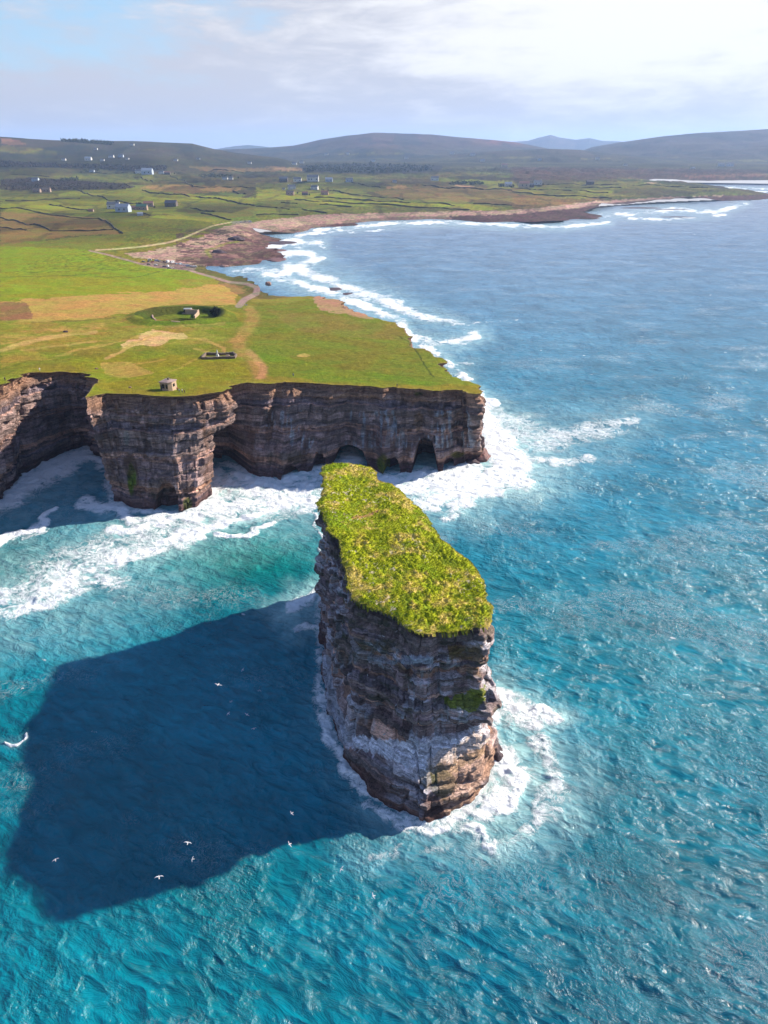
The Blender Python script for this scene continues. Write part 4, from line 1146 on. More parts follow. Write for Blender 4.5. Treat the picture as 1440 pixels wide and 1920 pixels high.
# ---- houses, barns and ruins
def house(name, cat, u, v, wpx, rz, label, wall=white, roof=slate, dep=.55, hgt=.34, pitch=.55, chim=2, wins=3, group=None):
    p = at_ground(u, v); s = mpp(p); L = wpx * s; D = L * dep; H = max(2.6, L * hgt); R = D * .5 * pitch * 1.35
    r = empty(name, (p.x, p.y, p.z - .2), rz)
    tag(r, label, cat, group)
    mb = MB().prism([(-D / 2, 0), (D / 2, 0), (D / 2, H), (0, H + R), (-D / 2, H)], -L / 2, L / 2)
    w = kin(r, 'wall', mb, wall); w.rotation_euler = (0, 0, PI / 2)
    e = .35; rm = MB()
    for sg in (-1, 1):
        rm.add([(sg * (D / 2 + e), -L / 2 - e, H - e * R / (D / 2) + .05), (0, -L / 2 - e, H + R + .12), (0, L / 2 + e, H + R + .12), (sg * (D / 2 + e), L / 2 + e, H - e * R / (D / 2) + .05),
                (sg * (D / 2 + e), -L / 2 - e, H - e * R / (D / 2) + .3), (0, -L / 2 - e, H + R + .4), (0, L / 2 + e, H + R + .4), (sg * (D / 2 + e), L / 2 + e, H - e * R / (D / 2) + .3)],
               [(0, 1, 2, 3), (4, 7, 6, 5), (0, 4, 5, 1), (3, 2, 6, 7), (0, 3, 7, 4), (1, 5, 6, 2)])
    ro = kin(r, 'roof', rm, roof); ro.rotation_euler = (0, 0, PI / 2)
    for k in range(chim):
        y = (-1 if k == 0 else 1) * L * .42
        kin(r, 'chimney', MB().box(-.5, .5, y - .6, y + .6, H + R - .3, H + R + 1.3).box(-.6, .6, y - .7, y + .7, H + R + 1.3, H + R + 1.5), wall, ro)
    for k in range(wins):
        x = (k - (wins - 1) / 2) * L / (wins + .6)
        if wins > 2 and k == wins // 2:
            kin(r, 'door', MB().box(x - .55, x + .55, -D / 2 - .06, -D / 2 + .06, .2, 2.3), darkstone)
        else:
            wf = kin(r, 'window', MB().box(x - L * .05 - .1, x + L * .05 + .1, -D / 2 - .08, -D / 2 + .05, H * .34 - .1, H * .72 + .1), white)
            kin(r, 'pane', MB().box(x - L * .05, x + L * .05, -D / 2 - .12, -D / 2 - .02, H * .34, H * .72), glass, wf)
    return r
greyroof = mt('grey_sheet_roof', (150, 160, 178)); bluewall = mt('pale_blue_render', (196, 210, 226)); greenroof = mt('green_sheet_roof', (62, 104, 84)); pinkst = mt('pink_stone', (206, 168, 150))
dkroof = mt('dark_barn_roof', (86, 84, 98)); tanwall = mt('tan_render', (220, 196, 164)); rust = mt('rusty_roof', (140, 98, 84))
HS = [
    ('farmhouse', 'house', 214, 391, 19, .1, 'white farmhouse with chimneys at the left end of the near farm', white, slate, 3, 2),
    ('shed', 'shed', 232, 397, 22, -.15, 'long blue grey shed in front of the near white farmhouse', bluewall, greyroof, 2, 0),
    ('barn', 'barn', 250, 393, 10, 0, 'small pink stone barn between the blue grey shed and the green one', pinkst, rust, 1, 0),
    ('shed', 'shed', 267, 394, 17, .05, 'shed with dark green roof at the right of the near farm', stone, greenroof, 2, 0),
    ('barn', 'barn', 279, 387, 15, .2, 'stone barn with rusty roof behind the green roofed shed', stone, rust, 2, 0),
    ('barn', 'barn', 322, 388, 19, -.1, 'dark roofed barn standing alone right of the near farm', darkstone, dkroof, 3, 0),
    ('shed', 'shed', 263, 404, 9, .3, 'tiny pale shed below the near farm, alone in the pasture', bluewall, greyroof, 1, 0),
    ('hut', 'hut', 171, 397, 8, 0, 'small stone hut left of the near farm at the end of a wall', stone, rust, 1, 0),
    ('cottage', 'house', 70, 361, 11, 0, 'left one of two derelict stone cottages below the brown bog', stone, darkstone, 2, 1),
    ('cottage', 'house', 88, 360, 12, .1, 'right one of two derelict stone cottages below the brown bog', stone, darkstone, 2, 1),
    ('cottage', 'house', 67, 340, 10, 0, 'pale cottage among dark trees on the brown bog', bluewall, slate, 2, 1),
    ('farmhouse', 'house', 260, 325, 10, .1, 'white house at the left end of the blue roofed farm', white, slate, 3, 2),
    ('barn', 'barn', 277, 327, 17, 0, 'big barn with pale blue grey roof in the far left farm', bluewall, greyroof, 2, 0),
    ('farmhouse', 'house', 303, 326, 8, 0, 'white gabled house right of the barn with the pale blue roof', white, slate, 3, 1),
    ('barn', 'barn', 314, 327, 9, .1, 'brown barn at the right end of the far left farm', darkstone, rust, 1, 0),
    ('cottage', 'house', 422, 337, 9, 0, 'left one of the two white cottages by the dark tree line', white, slate, 3, 1),
    ('cottage', 'house', 433, 337, 7, 0, 'right one of the two white cottages by the dark tree line', white, slate, 2, 1),
    ('cottage', 'house', 173, 323, 7, 0, 'small grey cottage on the edge of the far dark plantation', bluewall, slate, 2, 0),
    ('shed', 'shed', 166, 301, 10, 0, 'long white shed on the left hillside', white, greyroof, 2, 0),
    ('farmhouse', 'house', 209, 296, 8, 0, 'white house at the foot of the left hill, brightest of its cluster', white, slate, 3, 1),
    ('farmhouse', 'house', 227, 295, 8, 0, 'grey white house right of the brightest one at the foot of the left hill', bluewall, slate, 3, 1),
    ('cottage', 'house', 239, 299, 5, 0, 'little white cottage at the right of the cluster under the left hill', white, slate, 2, 0),
    ('cottage', 'house', 180, 281, 5, 0, 'tiny white cottage high on the left hill below the plantation', white, slate, 2, 0),
    ('cottage', 'house', 248, 273, 6, 0, 'white cottage highest on the left hill, near the skyline', white, slate, 2, 0),
    ('hut', 'hut', 532, 355, 5, 0, 'tiny white hut left of the white gabled houses', white, slate, 1, 0),
    ('farmhouse', 'house', 547, 355, 13, .2, 'left one of the two white gabled houses with dark roofs', white, slate, 3, 2),
    ('farmhouse', 'house', 590, 355, 12, -.2, 'right one of the two white gabled houses with dark roofs', white, slate, 3, 2),
    ('cottage', 'house', 558, 341, 13, 0, 'low white cottage behind the left gabled house', white, slate, 3, 1),
    ('farmhouse', 'house', 587, 340, 19, 0, 'long white house in the back row of the middle hamlet', white, slate, 4, 2),
    ('cottage', 'house', 617, 341, 12, 0, 'bluish white cottage right of the long white house', bluewall, greyroof, 3, 1),
    ('cottage', 'house', 655, 341, 12, .1, 'grey and white cottage at the right end of the middle hamlet', bluewall, slate, 3, 1),
    ('barn', 'barn', 532, 341, 14, 0, 'dark grey barn at the left end of the back row in the middle hamlet', darkstone, slate, 2, 0),
    ('cottage', 'house', 544, 366, 13, 0, 'pink roofless looking cottage at the left of three in front of the hamlet', pinkst, darkstone, 2, 1),
    ('cottage', 'house', 572, 366, 10, 0, 'brown cottage in the middle of three in front of the hamlet', darkstone, rust, 2, 0),
    ('cottage', 'house', 609, 365, 12, 0, 'pink stone cottage at the right of three in front of the hamlet', pinkst, rust, 2, 0),
    ('farmhouse', 'house', 815, 339, 13, 0, 'white house alone above the brown moor, left of the dark copse', white, slate, 3, 1),
    ('cottage', 'house', 552, 309, 8, 0, 'small white cottage far behind the middle hamlet', white, slate, 2, 0),
    ('cottage', 'house', 953, 349, 12, 0, 'white cottage with blue grey roof beside the small copse', white, greyroof, 3, 1),
    ('shed', 'shed', 982, 351, 17, 0, 'long tan shed at the left of the farm on the green point', tanwall, rust, 2, 0),
    ('barn', 'barn', 996, 350, 9, 0, 'grey stone barn in the middle of the farm on the green point', darkstone, slate, 1, 0),
    ('farmhouse', 'house', 1008, 347, 13, .1, 'white farmhouse at the right of the farm on the green point', white, slate, 3, 2),
    ('ruin', 'ruin', 1106, 346, 12, 0, 'dark ruined house on the green point near the pale sand', darkstone, darkstone, 2, 0),
    ('cottage', 'house', 1172, 311, 6, 0, 'lone white cottage in the dark moor under the right hill', white, slate, 2, 0),
    ('cottage', 'house', 1299, 317, 6, 0, 'white cottage on the moor right of the lone one', white, slate, 2, 0),
    ('farmhouse', 'house', 1352, 312, 9, 0, 'left white house of the far right farm', white, slate, 2, 1),
    ('farmhouse', 'house', 1368, 312, 10, 0, 'right white house of the far right farm', white, slate, 2, 1),
    ('cottage', 'house', 848, 289, 7, 0, 'white cottage in the dark valley below the middle mountain', white, slate, 2, 0),
    ('cottage', 'house', 886, 292, 8, 0, 'pale cottage low on the right slope of the middle mountain', white, slate, 2, 0),
    ('cottage', 'house', 612, 291, 6, 0, 'tiny pale cottage on the lit slope left of the middle mountain', white, slate, 2, 0),
    ('cottage', 'house', 652, 290, 6, 0, 'tiny pale cottage on the lit slope under the middle mountain top', white, slate, 2, 0),
    ('cottage', 'house', 120, 301, 6, 0, 'white cottage above the left end of the dark plantation', white, slate, 2, 0),
    ('cottage', 'house', 192, 302, 6, .1, 'small cottage between the long white shed and the brightest house', white, slate, 2, 0),
    ('cottage', 'house', 330, 302, 6, 0, 'white cottage above the right end of the dark plantation', white, slate, 2, 0),
    ('cottage', 'house', 372, 299, 5, 0, 'tiny cottage where the left hill runs out', bluewall, slate, 2, 0),
    ('cottage', 'house', 468, 307, 6, 0, 'lone cottage left of the small white one behind the middle hamlet', white, slate, 2, 0),
    ('cottage', 'house', 566, 306, 7, 0, 'white cottage right above the left end of the dark forest band', white, slate, 2, 0),
    ('cottage', 'house', 700, 303, 6, 0, 'pale cottage above the middle of the dark forest band', bluewall, slate, 2, 0),
    ('cottage', 'house', 762, 298, 6, .1, 'white cottage above the right end of the dark forest band', white, slate, 2, 0),
    ('cottage', 'house', 905, 303, 7, 0, 'white cottage left of the pale orange house in the valley', white, slate, 2, 0),
    ('cottage', 'house', 1012, 301, 6, 0, 'pale cottage in the valley between the middle mountain and the right hill', bluewall, slate, 2, 0),
    ('cottage', 'house', 1120, 299, 6, 0, 'tiny white cottage at the left foot of the right hill', white, slate, 2, 0),
    ('cottage', 'house', 740, 342, 7, 0, 'small white cottage between the grey cottage and the house above the moor', white, slate, 2, 0),
    ('farmhouse', 'house', 946, 313, 10, 0, 'pale orange lit house in the valley right of the middle mountain', tanwall, rust, 2, 1),
]
for nm, ct, u, v, wp, rz, lb_, wl, rf, wi, ch in HS: house(nm, ct, u, v, wp, rz, lb_, wl, rf, wins=wi, chim=ch, group='scattered farm buildings')

# ---- woods and single trees
def mat_leaf(name, a, b_):
    m, nt, b = newmat(name); p = geo_pos(nt)
    nt.links.new(mixc(nt, maprange(nt, noise_n(nt, p, .5, 4, .7), .35, .65, 0, 1), tuple(a), tuple(b_)), b.inputs['Base Color'])
    b.inputs['Roughness'].default_value = .9; return m
M['leaf'] = mat_leaf('dark_foliage', A(50, 56, 34), A(84, 88, 46)); M['bog'] = mat_leaf('bare_scrub', A(56, 42, 40), A(86, 66, 56)); M['bark'] = mt('bark', (80, 64, 54))
def clump_mesh(pts, size, seed=0):
    """little leaf-sized faces in ragged clumps"""
    n = len(pts); r = np.random.default_rng(seed)
    k = 14; c = np.repeat(pts, k, 0); s = np.repeat(size, k)
    d = r.normal(size=(n * k, 3)) * [1, 1, .8]; d /= np.linalg.norm(d, axis=1)[:, None]
    c = c + d * (s * r.uniform(.35, 1, n * k))[:, None]; c[:, 2] = np.maximum(c[:, 2], np.repeat(pts[:, 2] - size * .6, k))
    t = r.normal(size=(n * k, 3, 3)) * (s * .42)[:, None, None]
    V = (c[:, None] + t).reshape(-1, 3)
    return V, np.arange(len(V)).reshape(-1, 3)
WOODS = [
    ([(0, 338), (50, 334), (150, 339), (232, 345), (256, 350), (228, 355), (20, 357), (0, 354)], 620, 3.2, 'bog', 'dark brown scrub covering the bog at the left'),
    ([(0, 302), (80, 307), (310, 311), (313, 319), (240, 321), (150, 315), (0, 313)], 520, 6, 'bog', 'dark plantation in a long band across the left country'),
    ([(113, 335), (147, 334), (147, 339), (113, 340)], 60, 4.5, 'leaf', 'dark thicket standing on the upper edge of the bog'),
    ([(372, 329), (400, 326), (436, 329), (432, 333), (376, 333)], 110, 5, 'leaf', 'dark tree belt beside the two white cottages'),
    ([(842, 344), (860, 341), (903, 341), (906, 347), (845, 347)], 110, 4.8, 'leaf', 'dark copse at the upper edge of the brown moor'),
    ([(932, 347), (950, 345), (966, 350), (960, 352), (935, 351)], 50, 4, 'leaf', 'small dark copse beside the white cottage with the blue grey roof'),
    ([(570, 311), (690, 307), (812, 311), (810, 321), (690, 325), (570, 321)], 520, 8, 'leaf', 'dark forest band in the middle distance'),
    ([(114, 261), (150, 263), (212, 268), (212, 272), (150, 268), (116, 266)], 260, 9, 'leaf', 'dark plantation along the skyline of the left hill'),
    ([(150, 318), (185, 318), (190, 325), (150, 325)], 60, 4, 'leaf', 'shrubby thicket round the small grey cottage'),
]
for P, n, sz, mk_, lb_ in WOODS:
    P = np.array(P, float); us = rng.uniform(P[:, 0].min(), P[:, 0].max(), n * 4); vs_ = rng.uniform(P[:, 1].min(), P[:, 1].max(), n * 4)
    k = inside(P, us, vs_); us, vs_ = us[k][:n], vs_[k][:n]
    pts = ground_many(us, vs_)
    pts = pts[np.abs(np.hypot(pts[:, 0], pts[:, 1]) - np.median(np.hypot(pts[:, 0], pts[:, 1]))) < 1200]
    size = sz * rng.uniform(.5, 1.1, len(pts)); pts[:, 2] += size * .5
    V, Fq = clump_mesh(pts - pts[0], size, 3)
    o = mesh_np('woodland', V, Fq, M[mk_], smooth=False); o.location = tuple(pts[0]); tag(o, lb_, 'woodland', kind='stuff')
def tree(u, v, h, label):
    p = at_ground(u, v); r = empty('tree', p); tag(r, label, 'tree', 'single trees round the farms')
    t = MB(); t.loft([[(rr_ * math.cos(a) + ox, rr_ * math.sin(a), z) for a in [k * PI / 3 for k in range(6)]] for z, rr_, ox in ((-.3, h * .05, 0), (h * .3, h * .035, .1), (h * .65, h * .015, .3))])
    for a in (0.5, 2.4, 4.4):
        t.add([(0, 0, h * .3), (.15, .1, h * .3), (0, .15, h * .33), (math.cos(a) * h * .25, math.sin(a) * h * .25, h * .6)], [(0, 1, 3), (1, 2, 3), (2, 0, 3), (0, 2, 1)])
    kin(r, 'trunk', t, M['bark'])
    c = rng.normal(size=(26, 3)) * [h * .2, h * .2, h * .17] + [0, 0, h * .62]
    V, Fq = clump_mesh(c, np.full(26, h * .16), 5); mesh_np('crown', V, Fq, M['leaf'], r, smooth=False)
for u, v, h, l in [(252, 326, 8, 'dark tree left of the white house in the blue roofed farm'), (270, 321, 9, 'tree behind the barn with the pale blue roof'), (308, 322, 8, 'tree between the gabled house and the brown barn'), (327, 327, 8, 'tree just right of the brown barn'),
                   (130, 356, 7, 'bushy tree at the right end of the derelict cottages, left of its twin'), (140, 357, 7, 'bushy tree where the slanting wall leaves the bog'), (447, 336, 8, 'tree right of the two white cottages'), (558, 364, 6, 'tree between the pink cottage and the brown cottage'),
                   (580, 367, 6, 'tree right of the brown cottage'), (1018, 348, 7, 'tree right of the white farmhouse on the green point'), (206, 388, 6, 'tree at the left gable of the near white farmhouse'), (290, 391, 6, 'tree right of the stone barn behind the green roof')]:
    tree(u, v, h, l)
# round dark bush on the bank of the blowhole
p = at_ground(405, 590); c = rng.normal(size=(160, 3)); c /= np.linalg.norm(c, axis=1)[:, None]; c *= (rng.random(160)[:, None] ** .4) * [4.0, 3.8, 3.0]; c[:, 2] += 2.6
r = empty('bush', p); tag(r, 'round dark bush on the grassy bank beside the blowhole', 'bush')
V, Fq = clump_mesh(c, np.full(160, .8), 8); mesh_np('foliage', V, Fq, mat_leaf('bush_leaf', A(38, 42, 24), A(60, 66, 30)), r, smooth=False)
kin(r, 'stem', MB().cyl((0, 0, -.3), .35, 2.4, n=8, r2=.2), M['bark'])

# ---- viewing shelter and retaining walls at the blowhole
p = at_ground(352, 587); s = mpp(p)
p.z = hp(p.x, p.y) + .4
sh_ = empty('viewing_shelter', (p.x, p.y, p.z), .05); sh_.scale = (.85, .85, .72); tag(sh_, 'open shelter with a pale flat roof set into the blowhole bank', 'shelter')
kin(sh_, 'floor_slab', MB().box(-4.2, 4.6, -2.6, 2.6, -.5, 0), concrete); kin(sh_, 'roof_slab', MB().box(-3.0, 3.4, -2.2, 2.6, 4.1, 4.4).box(-2.9, 3.3, -2.25, -1.9, 3.4, 4.1), mt('pale_panel', (166, 172, 176)))
kin(sh_, 'back_wall', MB().box(-2.8, 3.2, 2.0, 2.3, 0, 4.1), darkstone); kin(sh_, 'side_wall', MB().box(-2.8, -2.5, -2, 2.0, 0, 4.1), darkstone)
kin(sh_, 'side_wall', MB().box(3.2, 3.7, -2.1, 2.2, 0, 4.2), mt('pale_pillar', (196, 190, 188))); kin(sh_, 'buttress', MB().prism([(3.7, 0), (6.2, 0), (5.6, 2.2), (3.7, 3.8)], -1.5, 1.6), rust)
for x in (-3.8, -2.0, 0, 2.0, 4.2): kin(sh_, 'rail_post', MB().cyl((x, -2.5, 0), .06, 1.1, n=8), darkstone)
kin(sh_, 'rail', MB().box(-3.9, 4.3, -2.54, -2.46, 1.05, 1.15), darkstone)
def stone_wall(pts, w, h, name, label, cat, mat, sink=2.5, zs=None):
    P = [at_ground(*q) for q in pts]
    if zs is not None: P = [Vector((q.x, q.y, zs)) for q in P]
    o0 = P[0].copy(); mb = MB(); Q = [P[0]]
    for a, b in zip(P[:-1], P[1:]):
        n = max(2, int((b - a).length / .7))
        for k in range(1, n + 1): Q.append(a.lerp(b, k / n))
    A2 = np.array([[q.x, q.y, q.z] for q in Q]); T = np.gradient(A2[:, :2], axis=0); T /= np.linalg.norm(T, axis=1)[:, None] + 1e-9
    rings = []
    for k, q in enumerate(A2):
        n = (T[k, 1], -T[k, 0]); hh = h * rng.uniform(.85, 1.1); ww = w * rng.uniform(.9, 1.1) / 2
        rings.append([(q[0] - o0.x + n[0] * s_ * ww, q[1] - o0.y + n[1] * s_ * ww, q[2] - o0.z + t_) for s_, t_ in ((-1.1, -sink), (-1, hh * .9), (-.7, hh), (.7, hh), (1, hh * .9), (1.1, -sink))])
    mb.loft(rings); o = mb.build(name, mat); o.location = o0; tag(o, label, cat); return o
zb = float(base_h(p.x, p.y - 10))
stone_wall([(373, 589), (370, 593), (365, 597)], .8, .9, 'retaining_wall', 'tan retaining wall slanting down the right side of the blowhole', 'wall', concrete, 5, zb - 1.2)
stone_wall([(348, 589), (360, 589), (371, 589)], .8, .8, 'retaining_wall', 'low pale wall along the terrace in front of the shelter', 'wall', concrete, 5, zb - 1.4)
stone_wall([(286, 592), (287, 597), (292, 600)], 1.0, .9, 'retaining_wall', 'short stub of pink wall at the left lip of the blowhole', 'wall', pinkst, 3)
stone_wall([(322, 603), (330, 604), (338, 604)], 1.0, .5, 'stone_slab', 'pale slab lying in the turf just in front of the blowhole', 'slab', concrete, .6)

# ---- roofless chapel enclosure with statue
stone_wall([(378, 673), (386, 665), (416, 666), (437, 664), (443, 668), (440, 672), (410, 673), (378, 674)], 1.0, 1.25, 'chapel_ruin', 'long low roofless stone enclosure on the grass behind the lookout hut', 'ruin', mt('lichen_stone', (128, 108, 90)), .8)
p = at_ground(408, 669.5); st = empty('statue', p, 0); tag(st, 'pale robed statue on a plinth inside the low stone enclosure', 'statue')
kin(st, 'plinth', MB().box(-.9, .9, -.9, .9, -.3, .5).box(-.6, .6, -.6, .6, .5, 1.5), white)
kin(st, 'figure', MB().loft([[(rx * math.cos(a), ry * math.sin(a), z) for a in [k * PI / 5 for k in range(10)]] for z, rx, ry in ((1.5, .42, .4), (2.2, .34, .3), (2.9, .42, .28), (3.15, .3, .22), (3.25, .12, .12), (3.35, .17, .17), (3.55, .2, .2), (3.75, .17, .16), (3.95, .05, .05))]), white, smooth=True)
stone_wall([(424, 669), (430, 669)], .9, 1.0, 'stone_altar', 'short stone block inside the right half of the enclosure', 'stone', concrete, .3)

# ---- lookout hut on the cliff top
p = at_ground(317, 731); lk = empty('lookout_hut', p, -.28); tag(lk, 'small square concrete lookout hut with dark window openings near the cliff edge', 'hut')
a_ = 2.35; mb = MB()
octo = [(-a_, -a_), (a_ * .55, -a_), (a_, -a_ * .45), (a_, a_), (-a_, a_)]
mb.loft([[(x, y, -.4) for x, y in octo], [(x, y, 3.6) for x, y in octo]]); kin(lk, 'wall', mb, concrete)
ro = kin(lk, 'roof', MB().loft([[(x * 1.12, y * 1.12, 3.6) for x, y in octo], [(x * 1.12, y * 1.12, 3.85) for x, y in octo], [(x * .5, y * .5, 4.3) for x, y in octo]]), mt('roof_concrete', (176, 150, 140)))
kin(lk, 'chimney', MB().box(-.1, .6, -.1, .6, 4.1, 5.0), darkstone, ro)
kin(lk, 'window', MB().box(-1.5, -.3, -a_ - .05, -a_ + .1, 1.2, 3.0), glass); kin(lk, 'window', MB().box(.2, 1.1, -a_ - .05, -a_ + .1, 1.2, 3.0), glass)
kin(lk, 'window', MB().box(a_ - .1, a_ + .05, -.4, 1.0, 1.6, 2.8), glass); kin(lk, 'doorway', MB().box(-2.1, -1.65, -a_ - .04, -a_ + .1, 0, 2.6), glass)

# ---- vehicles in the car park
tyre = mt('tyre', (28, 28, 30), .8)
def car(u, v, rz, colr, label, kind='car'):
    p = at_ground(u, v, .1); r = empty('parked_' + ('car' if kind == 'car' else 'van' if kind == 'van' else 'campervan'), p, rz)
    tag(r, label, kind, 'vehicles in the car park by the shingle')
    paint_ = mt('paint_%d_%d_%d' % colr, colr, .3, noise=.04)
    if kind == 'car':
        L, Wd = 4.4, 1.8
        body = [(-2.2, .35), (2.2, .35), (2.25, .75), (2.0, .95), (1.1, 1.02), (.5, 1.5), (-1.2, 1.52), (-1.9, 1.05), (-2.2, .95)]
        gl = [(1.0, 1.04), (.48, 1.44), (-1.15, 1.46), (-1.75, 1.06)]
    elif kind == 'van':
        L, Wd = 5.2, 2.0
        body = [(-2.6, .35), (2.6, .35), (2.65, .95), (2.2, 1.25), (1.6, 2.2), (-2.55, 2.25), (-2.6, 1)]
        gl = [(2.1, 1.3), (1.58, 2.05), (.5, 2.07), (.5, 1.3)]
    else:
        L, Wd = 6.4, 2.3
        body = [(-3.2, .4), (3.1, .4), (3.15, 1.0), (2.6, 1.3), (2.1, 1.9), (2.5, 2.2), (2.3, 2.9), (-3.2, 2.95)]
        gl = [(2.5, 1.34), (2.08, 1.86), (1.2, 1.88), (1.2, 1.34)]
    kin(r, 'body', MB().prism(body, -Wd / 2, Wd / 2), paint_, bevel=.05)
    kin(r, 'window', MB().prism(gl, -Wd / 2 - .02, -Wd / 2 + .05), glass); kin(r, 'window', MB().prism(gl, Wd / 2 - .05, Wd / 2 + .02), glass)
    if kind == 'campervan': kin(r, 'window', MB().box(-2.2, -.8, -Wd / 2 - .02, -Wd / 2 + .05, 1.5, 2.2), glass)
    for sx in (-1, 1):
        for sy in (-1, 1): kin(r, 'wheel', MB().cyl((sx * L * .31, sy * (Wd / 2 - .12) - .1, .36), .36, .22, 'y', 14), tyre)
        kin(r, 'headlight', MB().box(L / 2 - .12, L / 2 + .04, sx * Wd * .36 - .15, sx * Wd * .36 + .15, .68, .85), white)
for u, v, rz, cl_, lb_, kd in [
    (269, 491.5, .1, (110, 130, 160), 'blue grey car at the far left end of the car park', 'car'), (279, 491, 1.4, (60, 64, 84), 'dark car behind the crimson car', 'car'), (286, 492, .9, (150, 20, 50), 'crimson car in the left part of the car park', 'car'),
    (281, 488.5, .2, (236, 232, 236), 'white van parked above the crimson car', 'van'), (294, 490, .6, (130, 144, 180), 'blue grey van in the back row right of the crimson car', 'van'), (299, 490.5, 1.3, (92, 104, 140), 'dark blue car right of the blue grey van', 'car'),
    (279, 496.5, .1, (70, 72, 92), 'dark car on the grass side, nearest the access road', 'car'), (292, 498, .1, (232, 234, 240), 'white car on the grass side of the car park', 'car'), (308, 491, 1.5, (92, 60, 70), 'dark reddish car left of the tallest campervan', 'car'),
    (315, 492.5, 1.4, (244, 244, 246), 'tallest white campervan at the left of the back row', 'campervan'), (324, 493.5, 1.0, (240, 240, 240), 'white campervan right of the tallest one', 'campervan'), (331, 495.5, 1.2, (150, 170, 190), 'grey blue car in the middle of the back row', 'car'),
    (339, 496.5, .9, (186, 202, 216), 'silver blue van right of the grey blue car', 'van'), (346, 498, .5, (240, 240, 244), 'white car between the silver blue van and the blue one', 'car'), (353, 500, .3, (170, 190, 222), 'pale blue van near the right end of the row', 'van'),
    (359, 500.5, .3, (206, 216, 232), 'pale car beside the pale blue van', 'car'), (366, 501.5, .2, (242, 242, 244), 'white van at the right end of the row by the shore', 'van'), (308, 501, .3, (60, 74, 96), 'dark car parked in the middle of the car park', 'car'),
    (315, 500.5, 1.5, (244, 244, 246), 'white van standing next to the dark car in the middle', 'van'), (317, 504, .2, (90, 124, 140), 'teal car nearest the grass at the lower edge', 'car'), (323, 503.5, .6, (244, 240, 240), 'small white car at the lower edge right of the teal car', 'car'),
    (452, 417, .1, (220, 222, 228), 'pale car at the end of the white track above the shingle', 'car'), (460, 417, .2, (90, 96, 110), 'dark car at the end of the white track', 'car'), (469, 416, .3, (240, 240, 244), 'white van at the end of the white track', 'van')]:
    car(u, v, rz, cl_, lb_, kd)

# ---- people
skin_m = mt('skin', (206, 160, 134)); hair_m = mt('hair', (60, 44, 34))
def skin_obj(name, verts, edges, rad, mat, parent, sub=1):
    me = bpy.data.meshes.new(name); bm = bmesh.new(); lay = bm.verts.layers.skin.verify(); vs = [bm.verts.new(v) for v in verts]
    for v, r_ in zip(vs, rad):
        v[lay].radius = (r_, r_) if not isinstance(r_, tuple) else r_
    vs[0][lay].use_root = True
    for a, b in edges: bm.edges.new((vs[a], vs[b]))
    bm.to_mesh(me); bm.free(); me.materials.append(mat)
    o = bpy.data.objects.new(name, me); C.objects.link(o); o.parent = parent
    o.modifiers.new('skin', 'SKIN').use_smooth_shade = True
    s_ = o.modifiers.new('sub', 'SUBSURF'); s_.levels = sub; s_.render_levels = sub
    return o
def person(u, v, rz, jc, tc_, label, stride=.15, armx=.1):
    p = at_ground(u, v); r = empty('person', p, rz); tag(r, label, 'person', 'walkers on the headland')
    J = [(0, 0, .95), (0, 0, 1.2), (0, 0, 1.42), (0, 0, 1.52), (0, .02, 1.64), (0, .02, 1.74),
         (.19, 0, 1.38), (.25, -armx, 1.1), (.24, -armx - .08, .86), (.24, -armx - .1, .76), (-.19, 0, 1.38), (-.25, armx, 1.1), (-.24, armx - .06, .86), (-.24, armx - .08, .76),
         (.1, 0, .88), (.1, stride, .48), (.1, stride * .7, .08), (.1, stride * .7 + .17, .04), (-.1, 0, .88), (-.1, -stride * .7, .48), (-.1, -stride * 1.2, .08), (-.1, -stride * 1.2 + .17, .04)]
    E_ = [(0, 1), (1, 2), (2, 3), (3, 4), (4, 5), (2, 6), (6, 7), (7, 8), (8, 9), (2, 10), (10, 11), (11, 12), (12, 13), (0, 14), (14, 15), (15, 16), (16, 17), (0, 18), (18, 19), (19, 20), (20, 21)]
    R_ = [.13, .13, .13, .055, .095, .085, .06, .045, .035, .03, .06, .045, .035, .03, .085, .055, .04, .045, .085, .055, .04, .045]
    skin_obj('body', J, E_, R_, skin_m, r)
    k = [0, 1, 2, 6, 7, 8, 10, 11, 12]; mp = {a: i for i, a in enumerate(k)}
    skin_obj('jacket', [J[a] for a in k], [(mp[a], mp[b]) for a, b in E_ if a in mp and b in mp], [R_[a] + .035 for a in k], mt('jacket_%d_%d_%d' % jc, jc, .8), r)
    k = [0, 14, 15, 16, 18, 19, 20]; mp = {a: i for i, a in enumerate(k)}
    skin_obj('trousers', [J[a] for a in k], [(mp[a], mp[b]) for a, b in E_ if a in mp and b in mp], [R_[a] + .022 for a in k], mt('cloth_%d_%d_%d' % tc_, tc_, .9), r)
    skin_obj('hair', [(0, .0, 1.68), (0, -.02, 1.78)], [(0, 1)], [.1, .09], hair_m, r)
person(75, 696, 1.2, (236, 234, 232), (226, 222, 220), 'person in white standing near the cliff brink left of the cove')
person(10, 714, .4, (70, 60, 60), (60, 56, 60), 'person in dark clothes at the far left of the cliff top')
person(333, 733, .5, (196, 30, 30), (60, 50, 60), 'person in a red jacket beside the lookout hut')
person(336.5, 736, -.6, (150, 190, 230), (70, 80, 110), 'person in a light blue jacket right of the red jacket')
person(342, 736, 1.9, (240, 238, 236), (70, 74, 96), 'person in a white top right of the light blue jacket')
person(346.5, 738, 2.6, (120, 76, 60), (90, 64, 56), 'person in brown at the right end of the group by the hut')
person(550, 706, .2, (150, 176, 200), (90, 110, 130), 'person in pale blue on the grass right of the worn track')
person(744.5, 726, 1.0, (50, 64, 60), (40, 50, 60), 'person in dark green at the brink above the main cliff')
person(361, 506, 1.0, (230, 190, 180), (120, 90, 90), 'person in pink walking where the car park meets the path')
